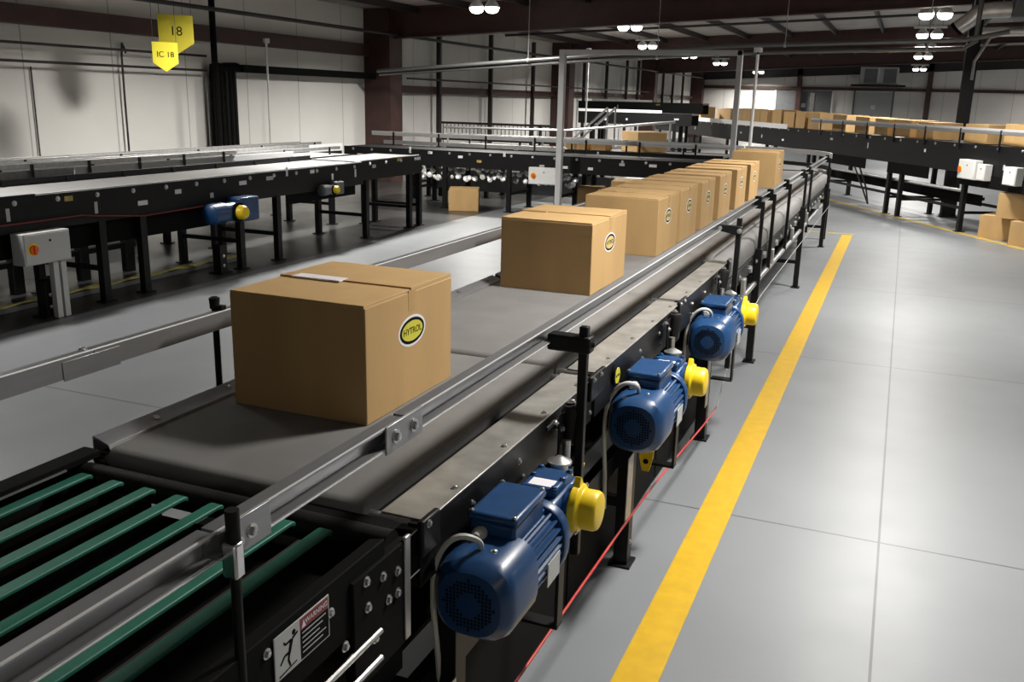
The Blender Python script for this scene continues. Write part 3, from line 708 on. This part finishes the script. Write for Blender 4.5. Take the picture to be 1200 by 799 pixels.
# ------------------------------------------------------------------ guide rails of the main line
CH = [(-.018, 1.422), (.018, 1.422), (.018, 1.414), (-.010, 1.414), (-.010, 1.369), (.018, 1.369), (.018, 1.361), (-.018, 1.361)]
t = thing('guide_rail', 'silver channel guide rail on the motor side of the belt, running on round the curve', 'rail', (-1.085, 3, 1.36))
def chan(y0, y1, nm='channel', x=-1.09, flip=1):
    b = MB(); b.prism([(x + flip * o, z) for o, z in CH], 'y', y0, y1); return b.build(nm, M['alu'], t)
chan(-1.0, 1.20); chan(1.21, 1.90); chan(1.915, 6.6); chan(6.62, 15.9)
for z in (1.4205, 1.3625): MB().tube([(-1.073, -1, z), (-1.073, 15.9, z)], .0028, 8, smooth=1).build('edge_highlight', M['bead'], t)  # bright tubes paint the light caught along the channel edges
s = box('splice_plate', M['alu'], t, -1.072, -1.066, 1.81, 1.995, 1.352, 1.424, .002)
for y in (1.855, 1.945): bolt((-1.066, y, 1.388), (1, 0, 0), s, .012)
s = box('splice_plate', M['alu'], t, -1.072, -1.066, 1.25, 1.36, 1.352, 1.424, .002); bolt((-1.066, 1.30, 1.385), (1, 0, 0), s, .010)
b = MB(); b.sweep([(-.015, 1.345), (.018, 1.345), (.018, 1.425), (-.015, 1.425)], arc(1.645)); b.build('curved_channel', M['pipe'], t)
box('splice_plate', M['bead'], t, -1.135, -1.108, .2, .78, 1.403, 1.410, .001)
# front post
p = MB(); p.cyl((-1.05, 1.228, .60), (-1.05, 1.228, 1.445), .0105, 16); p = p.build('post', M['black'], t)
MB().cyl((-1.05, 1.228, 1.40), (-1.05, 1.228, 1.462), .0135, 16).build('cap', M['rubber'], p)
b = MB(); b.box(-1.070, -1.036, 1.214, 1.243, 1.325, 1.398); b.build('clamp', M['chrome'], p, .006)
bolt((-1.066, 1.262, 1.375), (1, 0, 0), p, .009)
# second post with arm block
def rail_post(x, y, z0, z1, armx, blk=True):
    p = MB().box(x - .016, x + .016, y - .016, y + .016, z0, z1).build('post', M['black'], t, .004)
    if blk:
        b = MB(); b.box(armx, x + .03, y - .03, y + .03, 1.335, 1.395); b.build('arm_block', M['black'], p, .008)
        bolt((x + .03, y, 1.365), (1, 0, 0), p, .010, 'black')
rail_post(-.955, 2.99, .55, 1.43, -1.085)
p = MB().box(-.972, -.938, 6.28, 6.32, .4, 1.45).build('post', M['black'], t, .004)
b = MB(); b.prism([(-1.09, 1.36), (-.94, 1.335), (-.93, 1.345), (-.93, 1.39), (-.95, 1.40), (-1.09, 1.40)], 'y', 6.27, 6.31); b.build('arm', M['black'], p, .004)
bolt((-.945, 6.265, 1.368), (0, -1, 0), p, .012); bolt((-1.08, 6.265, 1.38), (0, -1, 0), p, .012)
for i, (y, z0) in enumerate(((8.0, .9), (8.75, .70), (10.0, .7), (11.7, .9), (12.4, .6), (15.4, .9))):
    p = MB().box(-1.045, -1.015, y - .015, y + .015, z0, 1.40).build('post', M['black'], t, .003)
    MB().box(-1.10, -1.045, y - .02, y + .02, 1.34, 1.445).build('clip', M['black'], p, .006)
t = thing('guide_rail', 'silver channel guide rail on the far side of the belt, behind the nearest carton', 'rail', (-2.235, 4, 1.36))
CL = [(-.015, 1.422), (.018, 1.422), (.018, 1.356), (.010, 1.356), (.010, 1.414), (-.015, 1.414)]
for y0, y1 in ((-1, 2.02), (2.024, 8.6), (8.62, 15.6)):
    b = MB(); b.prism([(-2.24 + o, z) for o, z in CL], 'y', y0, y1); b.build('channel', M['alu'], t)
MB().tube([(-2.224, -1, 1.4205), (-2.224, 15.6, 1.4205)], .003, 8, smooth=1).build('edge_highlight', M['bead'], t)  # painted edge light on the far rail
for y in (2.62, 5.6, 9, 12.5, 15.2):
    p = MB().cyl((-2.262, y, .95), (-2.262, y, 1.465), .012, 12).build('post', M['black'], t)
    b = MB(); b.lathe((-2.262, y, 1.44), (0, 0, 1), [(0, .018), (.025, .02), (.03, .012)], 12); b.build('knob', M['rubber'], p)
    MB().box(-2.275, -2.22, y - .012, y + .012, 1.425, 1.44).build('clip', M['black'], p)
box('splice_plate', M['alu'], t, -2.222, -2.2195, 1.90, 2.12, 1.35, 1.41, .002); bolt((-2.245, 2.0, 1.422), (0, 0, 1), t, .009)

# ------------------------------------------------------------------ generic conveyors further off
def conv(name, label, p0, p1, W, zt, depth, legs=(), bed='belt2', guards=(), rails=(), stick=0, seed=1, zleg=0., bolts=0, frame='black', stick_side=1):
    """p0 -> p1 runs along the near edge; the width goes to the left of that direction."""
    p0 = Vector((*p0, 0)); p1 = Vector((*p1, 0)); d = (p1 - p0).normalized(); L = (p1 - p0).length; nl = Vector((-d.y, d.x, 0))
    T = Matrix((d, nl, Vector((0, 0, 1)))).transposed().to_4x4(); T.translation = p0
    t = thing(name, label, 'conveyor', tuple((p0 + p1) / 2 + nl * W / 2))
    for y in (0, W):
        s = 1 if y == 0 else -1
        b = MB(T); b.prism([(y, zt), (y, zt - depth), (y + s * .06, zt - depth), (y + s * .06, zt - depth + .02), (y + s * .015, zt - depth + .02), (y + s * .015, zt)], 'x', 0, L); b.build('side_frame', M[frame], t)
    if bed == 'roller':
        n = int(L / .11)
        for k in range(min(n, 99)):
            b = MB(T); x = .05 + (L - .1) * k / (min(n, 99) - 1); b.cyl((x, .02, zt - .04), (x, W - .02, zt - .04), .03, 8); b.build('roller', M['steelbit'], t)
    else:
        b = MB(T); b.box(0, L, .03, W - .03, zt - .05, zt - .008); b.build('belt', M[bed], t)
    for (s, both) in legs:
        for y in ((.03, W - .03) if both else (.03,)):
            l = MB(T).box(s - .045, s + .045, y - .04, y + .04, .012, zt - depth + .02).build('leg', M['black'], t, .004)
            MB(T).box(s - .08, s + .08, y - .07, y + .07, 0, .012).build('foot_plate', M['black'], l)
        if both:
            MB(T).box(s - .02, s + .02, .03, W - .03, .33, .38).build('leg_brace', M['black'], t)
    for (y, z0, z1, s0, s1, m) in guards:
        b = MB(T); b.box(s0, s1, y - .006, y + .006, z0, z1); b.build('side_guard', M[m], t, .002)
    for (y, z, s0, s1, m, step) in rails:
        b = MB(T); b.box(s0, s1, y - .015, y + .015, z - .055, z); b.build('guard_rail', M[m], t, .003)
        if step:
            k = s0 + step / 2
            while k < s1:
                MB(T).box(k - .018, k + .018, y - .03, y - .012, zt - .1, z - .01).build('rail_post', M['black'], t); k += step
    rr = random.Random(seed)
    for k in range(stick):
        s = L * (k + .25 + .5 * rr.random()) / stick; z = zt - depth * (.2 + .55 * rr.random()); w, h = rr.choice(((.05, .09), (.10, .05), (.06, .06), (.04, .12), (.14, .05)))
        m = rr.choice(('paper', 'paper', 'grey', 'white', 'grey', 'white', 'paper', 'paleline'))
        MB(T).box(s, s + w, -.004, 0.0, z, z + h).build('sticker', M[m], t)
    for k in range(bolts):
        s = L * (k + .5) / bolts; q = T @ Vector((s, 0, zt - .05)); bolt(q, tuple(-nl), t, .018)
    return t, T
LX = -7.6
conv('belt_conveyor', 'black framed pale belt conveyor along the dark floor edge with the small blue motor', (LX, 1.5), (LX, 12.3), 1.0, 1.185, .33,
     legs=((5.67, True), (6.24, False), (7.89, True), (8.66, True), (2.5, True)), guards=((.03, 1.185, 1.20, 0, 10.8, 'litguard'), (.12, .60, .87, 4.2, 7.75, 'matblack'), (.12, .70, .87, 9.0, 10.75, 'matblack'), (.9, .5, .87, 2, 8, 'matblack')), rails=((.97, 1.25, 0, 10.8, 'black', .82), (.012, 1.205, 0, 4.9, 'black', 0)), stick=20, seed=3, bolts=22)
conv('belt_conveyor', 'black framed pale belt conveyor with low stand beyond the small blue motor', (LX - .05, 12.34), (LX - .05, 14.3), .95, 1.2, .30, bed='belt', legs=((.15, True), (1.55, True), (1.9, True)), guards=((.03, 1.2, 1.215, 0, 1.9, 'litguard'),), stick=3, seed=9, bolts=4)
conv('belt_conveyor', 'silver sided conveyor lane just behind the one with the small blue motor', (-8.95, 1.5), (-8.95, 14.2), .95, 1.17, .28, legs=((3.2, True), (6.1, True), (9, True), (12, True)),
     guards=((.0, 1.16, 1.29, 0, 6.6, 'galv'), (.0, 1.16, 1.29, 6.62, 10.9, 'litguard'), (.95, 1.16, 1.30, 0, 12.7, 'galv')), rails=((.3, 1.30, 0, 12.7, 'galv', 1.3), (-.02, 1.37, 0, 9.5, 'galv', .8)), stick=0)
conv('belt_conveyor', 'silver sided conveyor lane nearest the pale wall, its lit stretch coloured white', (-10.5, 1.5), (-10.5, 16.2), 1.0, 1.08, .28, legs=((3.2, True), (6.1, True), (9, True), (12.5, True)),
     guards=((.0, 1.07, 1.20, 0, 8.7, 'galv'), (.0, 1.09, 1.23, 8.8, 14.7, 'litguard'), (1.0, 1.07, 1.22, 0, 14.7, 'galv')), rails=((.5, 1.24, 0, 14.7, 'galv', 1.7),), stick=0)  # whiter stretch paints the glow on the guard
# small motor with a yellow cap facing the aisle
def small_motor(x, y, z, label, m='blue', sc=1.):
    t = thing('gear_motor', label, 'motor', (x, y, z))
    b = MB(); b.lathe((x, y - .46 * sc, z), (0, 1, 0), [(0, .09 * sc), (.03 * sc, .13 * sc), (.25 * sc, .135 * sc)], 20); b.build('fan_cover', M[m], t)
    b = MB(); b.lathe((x, y - .21 * sc, z), (0, 1, 0), [(0, .12 * sc), (.38 * sc, .12 * sc)], 16); b.build('housing', M[m], t)
    b = MB(); b.box(x - .14 * sc, x + .1 * sc, y + .05 * sc, y + .42 * sc, z - .14 * sc, z + .17 * sc); b.build('gearbox', M[m], t, .02)
    b = MB(); b.lathe((x + .1 * sc, y - .02, z), (1, 0, 0), [(0, .125 * sc), (.03 * sc, .125 * sc), (.035 * sc, .09 * sc)], 24); b.build('cap_flange', M['matblack'], t)
    b = MB(); b.lathe((x + .13 * sc, y - .02, z), (1, 0, 0), [(0, .092 * sc), (.07 * sc, .09 * sc), (.10 * sc, .07 * sc), (.11 * sc, .03 * sc)], 24); b.build('shaft_cap', M['yellow'], t, label='yellow shaft cap')
    box('shaft_arm', M['black'], t, x - .6 * sc, x - .1 * sc, y + .1 * sc, y + .3 * sc, z, z + .1 * sc)
    return t
small_motor(-7.45, 9.05, .78, 'blue gear motor with round yellow cap under the pale belt on the left', sc=.95)
small_motor(-7.55, 11.35, .86, 'small dark gear motor with yellow cap near the bend of the left conveyor', 'midgrey', .6)
def control_box(label, o, ex, w, h, d, knob=True, leg=None, knobpos=.18):
    """front face looks along ex x up; o = lower left corner of the front"""
    ex = Vector(ex).normalized(); T = frame_T(o, ex, (0, 0, 1))
    t = thing('control_box', label, 'control box', tuple(o))
    b = MB(T); b.box(0, w, 0, h, -d, 0); b.build('cabinet', M['grey'] if leg else M['white'], t, .006)
    b = MB(T); b.box(.012, w - .012, .012, h - .012, 0, .008); dd = b.build('door', M['grey'] if leg else M['white'], t, .003)
    b = MB(T); b.cyl((w * .55, h * .72, .008), (w * .55, h * .72, .014), .012, 10); b.build('lock', M['black'], dd)
    if knob:
        b = MB(T); b.cyl((w * knobpos, h * .5, .008), (w * knobpos, h * .5, .012), .06, 20); k = b.build('switch_plate', M['pennant'], dd)
        b = MB(T); b.cyl((w * knobpos, h * .5, .012), (w * knobpos, h * .5, .03), .045, 20); b.box(w * knobpos - .01, w * knobpos + .01, h * .5 - .045, h * .5 + .045, .03, .05); b.build('switch_knob', M['orange'], k)
    if leg:
        for xx in leg:
            b = MB(T); b.box(xx - .03, xx + .03, -o[2], 0, -d * .7, -d * .3); b.build('leg', M['grey'], t)
    return t
control_box('grey control box with an orange red rotary switch standing below the left conveyor', (-7.42, 6.06, .565), (0, 1, 0), .53, .30, .16, leg=(.38, .47))
o = MB().tube([(-7.56, 3, .94), (-7.56, 6.9, .95), (-7.54, 7.05, .93), (-7.54, 7.7, .86), (-7.54, 8.9, .88)], .008, 6, smooth=1).build('pull_cord', M['darkred']); tag(o, 'dark red pull cord along the black frame above the grey control box', 'cord')
# things on the dark floor below
t = thing('cable_channel', 'dirty yellow cable channel lying on the dark floor under the left conveyor', 'cable channel', (-8.1, 7.5, 0))
b = MB(); b.box(-8.16, -8.04, 4.5, 10.0, .0, .05); b.build('channel', M['midgrey'], t, .004)
for k in range(3):
    MB().tube([(-8.13 + .03 * k, 4.5 + .1 * i, .06 + .012 * math.sin(i * .9 + k)) for i in range(56)], .012, 6, smooth=1).build('hose', M['yellowgreen'], t)
for (x, y, lab) in ((-7.62, 6.42, 'short black post with two bolts on the dark floor under the grey control box'), (-7.66, 9.02, 'short black post on the dark floor below the small blue motor')):
    t = thing('floor_post', lab, 'post', (x, y, 0))
    box('post_body', M['black'], t, x - .06, x + .06, y - .06, y + .06, 0, .36, .004); box('foot_plate', M['black'], t, x - .1, x + .1, y - .1, y + .1, 0, .012)
    for z in (.1, .22): bolt((x + .06, y, z), (1, 0, 0), t, .014)
t = thing('floor_frame', 'low black frame with grey panels on the dark floor under the left conveyor', 'frame', (-8.7, 7.6, 0))
for (y, z1) in ((6.5, .55), (7.0, .7), (7.9, .7), (8.6, .6)):
    box('upright', M['black'], t, -8.78, -8.68, y - .06, y + .06, 0, z1)
box('cross_bar', M['black'], t, -8.78, -8.7, 6.4, 8.7, .3, .36); box('panel', M['grey'], t, -8.9, -8.88, 6.4, 8.8, .1, .5)

# cross conveyor beyond the gap
t, T = conv('belt_conveyor', 'black framed cross conveyor running from the left wall to the curve', (-10.8, 16.75), (-2.75, 16.75), 1.15, 1.145, .32,
            legs=((1.55, True), (2.35, True), (3.75, True), (4.75, True), (6.6, True)), bed='rubber', guards=((1.13, 1.335, 1.425, 0, 8.05, 'pipe'),), rails=((1.13, 1.425, 0, 8.05, 'pipe', 1.1),), stick=14, seed=5, bolts=18)
b = MB(); b.box(-10.5, -6.3, 17.86, 17.88, 1.16, 1.24); b.build('side_guard', M['galv'], t)
conv('roller_conveyor', 'row of bright rollers on a low frame under the cross conveyor', (-10.2, 17.98), (-5.6, 17.98), .7, .86, .12, legs=((.4, True), (4.3, True)), bed='roller')
t = thing('debris_guard', 'grey sheet guard standing low under the row of bright rollers', 'guard', (-8, 18.2, 0))
box('panel', M['midgrey'], t, -9.8, -5.3, 18.76, 18.78, .16, .62); box('foot', M['black'], t, -9.6, -9.5, 18.72, 18.82, 0, .2); box('foot', M['black'], t, -5.6, -5.5, 18.72, 18.82, 0, .2)
rr = random.Random(4)
for k in range(80):
    x = -9.7 + 4.0 * (k + rr.random() * .6) / 80; z = .56 + .25 * rr.random(); r = .03 + .035 * rr.random()
    MB().lathe((x, 16.98, z), (rr.uniform(-.5, .5), -1, rr.uniform(-.1, .8)), [(0, r), (.04, r), (.05, r * .6)], 10).build('pulley', M['bead'] if k % 3 else M['galv'], bpy.data.objects['roller_conveyor'])
control_box('white control box with a dark red switch on the front of the cross conveyor', (-6.58, 16.62, .60), (1, 0, 0), .58, .32, .1)
# lane behind the cross conveyor
conv('belt_conveyor', 'dark conveyor lane behind the cross conveyor carrying the turned carton', (-9.5, 18.9), (-3.3, 18.9), 1.0, 1.16, .28, legs=((1, True), (3.4, True), (5.6, True)), bed='belt', rails=((0., 1.40, 0, 6.2, 'galv', 1.2),), stick=6, seed=8)
more(-5.07, 19.4, 1.16, 45, (1.3, 1.1, 1.0), 'brown cardboard box turned corner on, riding on the dark lane behind the cross conveyor')
more(-6.45, 19.25, 1.16, 0, (.85, .8, .5), 'low brown cardboard box at left on the dark lane behind the cross conveyor')
more(-5.95, 19.25, 1.16, 0, (.6, .8, .5), 'low brown cardboard box beside another on the dark lane behind the cross conveyor')
# guard railing and stair rail by the wall
t = thing('guard_railing', 'dark railing with thin upright bars before the left wall past the first red column', 'railing', (-11.2, 24, 0))
for z in (1.02, 1.47): box('rail', M['darksteel'], t, -13 + .8, -8.6, 23.97, 24.03, z - .03, z + .03)
for k in range(30): 
    x = -12.15 + k * .12; MB().cyl((x, 24, 0 if k % 10 == 0 else 1.02), (x, 24, 1.47), .012, 6).build('baluster', M['darksteel'], t)
for x in (-8.65, -9.2): box('post', M['white'] if x > -9 else M['darksteel'], t, x - .03, x + .03, 23.97, 24.03, 0, 1.5)
t = thing('stair_rail', 'pale sloping stair handrail left of the silver gantry post', 'railing', (-8, 23, 0))
for dy in (0, .7):
    MB().tube([(-9.0, 23 + dy, 1.15), (-7.9, 23 + dy, 1.2), (-7.0, 23 + dy, 2.0)], .03, 8, smooth=1).build('handrail', M['galv'], t)
    for x, z in ((-7.9, 1.2), (-7.0, 2.0), (-9, 1.15)): MB().cyl((x, 23 + dy, 0), (x, 23 + dy, z), .025, 8).build('post', M['galv'], t)
t = thing('guide_rail', 'thin pale rail sloping up behind the cross conveyor', 'rail', (-8, 21.0, 0))
MB().tube([(-10.6, 21., 1.45), (-7.4, 21., 1.48), (-4.8, 21.0, 1.75)], .03, 8, smooth=1).build('rail_bar', M['galv'], t)
for x, z in ((-10.5, 1.45), (-7.4, 1.48), (-4.9, 1.73)): MB().cyl((x, 21., 0), (x, 21., z), .025, 8).build('post', M['galv'], t)
# upper lanes further back
conv('belt_conveyor', 'dark raised conveyor lane with bright edge seen through the silver gantry', (-9.3, 27.5), (-5.8, 27.5), 1.0, 1.85, .35, legs=((.5, True), (3, True)), guards=((0, 1.85, 1.93, 0, 2.6, 'litguard'),), stick=3, seed=2)
conv('belt_conveyor', 'dark raised conveyor lane higher and further back than the one in the gantry', (-10.5, 31.), (-6.2, 31.), 1.0, 2.15, .35, legs=((.5, True), (3.6, True)), guards=((0, 2.15, 2.22, .5, 2.6, 'litguard'),), stick=2, seed=6)

# ------------------------------------------------------------------ diagonal conveyor with cartons
dP = Vector((-1.412, 23.273)); dd = Vector((.47717, -.87881)); dn = Vector((.87881, .47717))
def D(s, o=0.): q = dP + dd * s + dn * o; return (q.x, q.y)
S1 = 9.0; S0 = -17.2
# conv() puts the width on the left of the direction, so run from the near end away from the camera... left of (dd) is dn
t, T = conv('belt_conveyor', 'black framed diagonal conveyor carrying a long row of cartons along the faded line', D(S0, .03), D(S1, .03), 1.05, 1.59, .52,
            legs=tuple((s - S0, True) for s in (-15, -11, -7.2, -4, -1.4, 2.45, 2.95, 5.2, 8.2)), bed='roller', rails=((-.0, 1.86, 15.5, 26.2, 'alu', 1.2), (-.01, 1.835, 15.5, 26.2, 'alu', 0), (.1, .45, 14, 22.3, 'black', 0), (.95, .45, 10, 26, 'black', 0), (.5, .62, 14, 22.3, 'black', 0)), stick=12, seed=11, bolts=40)
b = MB(T); b.box(15.5, 26.2, -.016, -.002, 1.775, 1.875); b.build('side_guard', M['pipe'], t)
b = MB(T); b.box(.5, 14.0, -.02, .0, 1.55, 1.68); b.build('side_guard', M['bead'], t, label='bright metal side guard')
for s0, s1 in ((16.2, 18.6), (19.6, 21.2), (22.2, 25.8)):
    MB(T).box(s0, s1, -.02, .0, .86, 1.08).build('dark_panel', M['matblack'], t)
MB(T).box(13, 22.3, .45, .47, .46, .66).build('dark_panel', M['matblack'], t)  # low panel added to darken the bright floor beneath
MB(T).tube([(15, .1, .72), (22.3, .1, .735)], .03, 8, smooth=1).build('air_pipe', M['galv'], t)
for k in range(2):
    MB(T).tube([(s, .0, z) for s, z in ((18.0 + k * .25, .95), (18.5 + k * .2, .5), (18.9, .12))], .02, 6).build('brace', M['black'], t)
ang = math.degrees(math.atan2(dd.y, dd.x)) + 90
spots = [(-14.2, .45, 1, 1.1), (-13.2, .5, 1.05, 1.0), (-12.2, .5, 1., 1.1), (-9.6, .5, 1.0, 1.0), (-8.8, .5, 1.1, 1.05), (-7.9, .5, 1.0, 1.0), (-7.1, .5, 1.05, 1.1), (-6.3, .5, 1., 1.05), (-5.5, .48, 1.1, 1.0), (-4.6, .5, 1.05, 1.1),
         (-3.7, .5, 1.1, 1.0), (-2.9, .5, 1.1, 1.05), (-2.0, .5, 1.2, 1.0), (-.6, .5, 1.1, .95), (.6, .52, 1.2, .9), (1.5, .5, 1.1, .85), (2.4, .5, 1.15, .85), (3.3, .5, 1.1, .8), (5.0, .5, 1.1, .82), (6.2, .5, 1.15, .9), (7.3, .5, 1.1, .85)]
names = ['furthest', 'second furthest', 'third furthest', 'fourth furthest', 'fifth furthest', 'sixth furthest', 'seventh furthest', 'eighth furthest', 'ninth furthest', 'tenth furthest', 'eleventh furthest', 'tenth from the pillar end',
         'ninth from the near end', 'eighth from the near end', 'seventh from the near end', 'sixth from the near end', 'fifth from the near end', 'fourth from the near end', 'third from the near end', 'second from the near end', 'nearest the aisle end']
for (s, o_, sc, hz), wh in zip(spots, names):
    x, y = D(s, o_ + .03)
    more(x, y, 1.59, ang + rr.uniform(-4, 4), (sc, 1.05, hz), f'brown cardboard box riding on the diagonal conveyor, {wh}', 'cartons on the diagonal conveyor')
def dbox(s, z, w, h, label, m='white', knob=False):
    x, y = D(s, -.12); return control_box(label, (x, y, z), (dd.x, dd.y, 0), w, h, .14, knob, None, .15)
dbox(5.2, .98, .50, .34, 'white control box with a small switch under the diagonal conveyor, left of two', knob=True)
dbox(6.52, .98, .34, .30, 'pale grey plain box under the diagonal conveyor, right of the white control box')
dbox(5.78, .99, .22, .28, 'small grey box fixed beside the white control box under the diagonal conveyor')

# ------------------------------------------------------------------ silver gantry
t = thing('pipe_gantry', 'tall silver square tube gantry standing behind the carton row', 'gantry', (-4.3, 16.45, 0))
gx0, gx1, gy, gz = -5.90, -2.72, 16.45, 3.06
box('post', M['pipe'], t, gx0 - .055, gx0 + .055, gy - .055, gy + .055, .015, gz, .006)
box('post', M['pipe'], t, gx1 - .045, gx1 + .045, gy - .045, gy + .045, .015, gz, .006)
box('crossbar', M['pipe'], t, gx0 - .055, gx1 + .045, gy - .045, gy + .045, gz - .09, gz, .006)
for x in (gx0, gx1): box('base_plate', M['pipe'], t, x - .2, x + .2, gy - .2, gy + .2, 0, .015)
t = thing('sensor_mast', 'thin white mast with a white cap just right of the silver gantry', 'mast', (-2.70, 18.25, 0))
MB().cyl((-2.70, 18.25, 0), (-2.70, 18.25, 3.08), .03, 10).build('pole', M['white'], t)
MB().box(-2.77, -2.63, 18.15, 18.35, 3.12, 3.2).build('cap', M['white'], t, .01); MB().cyl((-2.70, 18.25, 3.05), (-2.70, 18.25, 3.13), .02, 8).build('neck', M['black'], t)

# ------------------------------------------------------------------ world and colour
w = bpy.data.worlds.new('world'); scn.world = w; w.use_nodes = True
w.node_tree.nodes['Background'].inputs['Color'].default_value = (.05, .05, .05, 1)
w.node_tree.nodes['Background'].inputs['Strength'].default_value = .2
vs = scn.view_settings; vs.view_transform = 'Standard'; vs.look = 'None'; vs.gamma = 1; vs.use_curve_mapping = False; vs.exposure = 0.
scn.cycles.max_bounces = 6; scn.cycles.diffuse_bounces = 4; scn.cycles.glossy_bounces = 4; scn.cycles.caustics_reflective = False
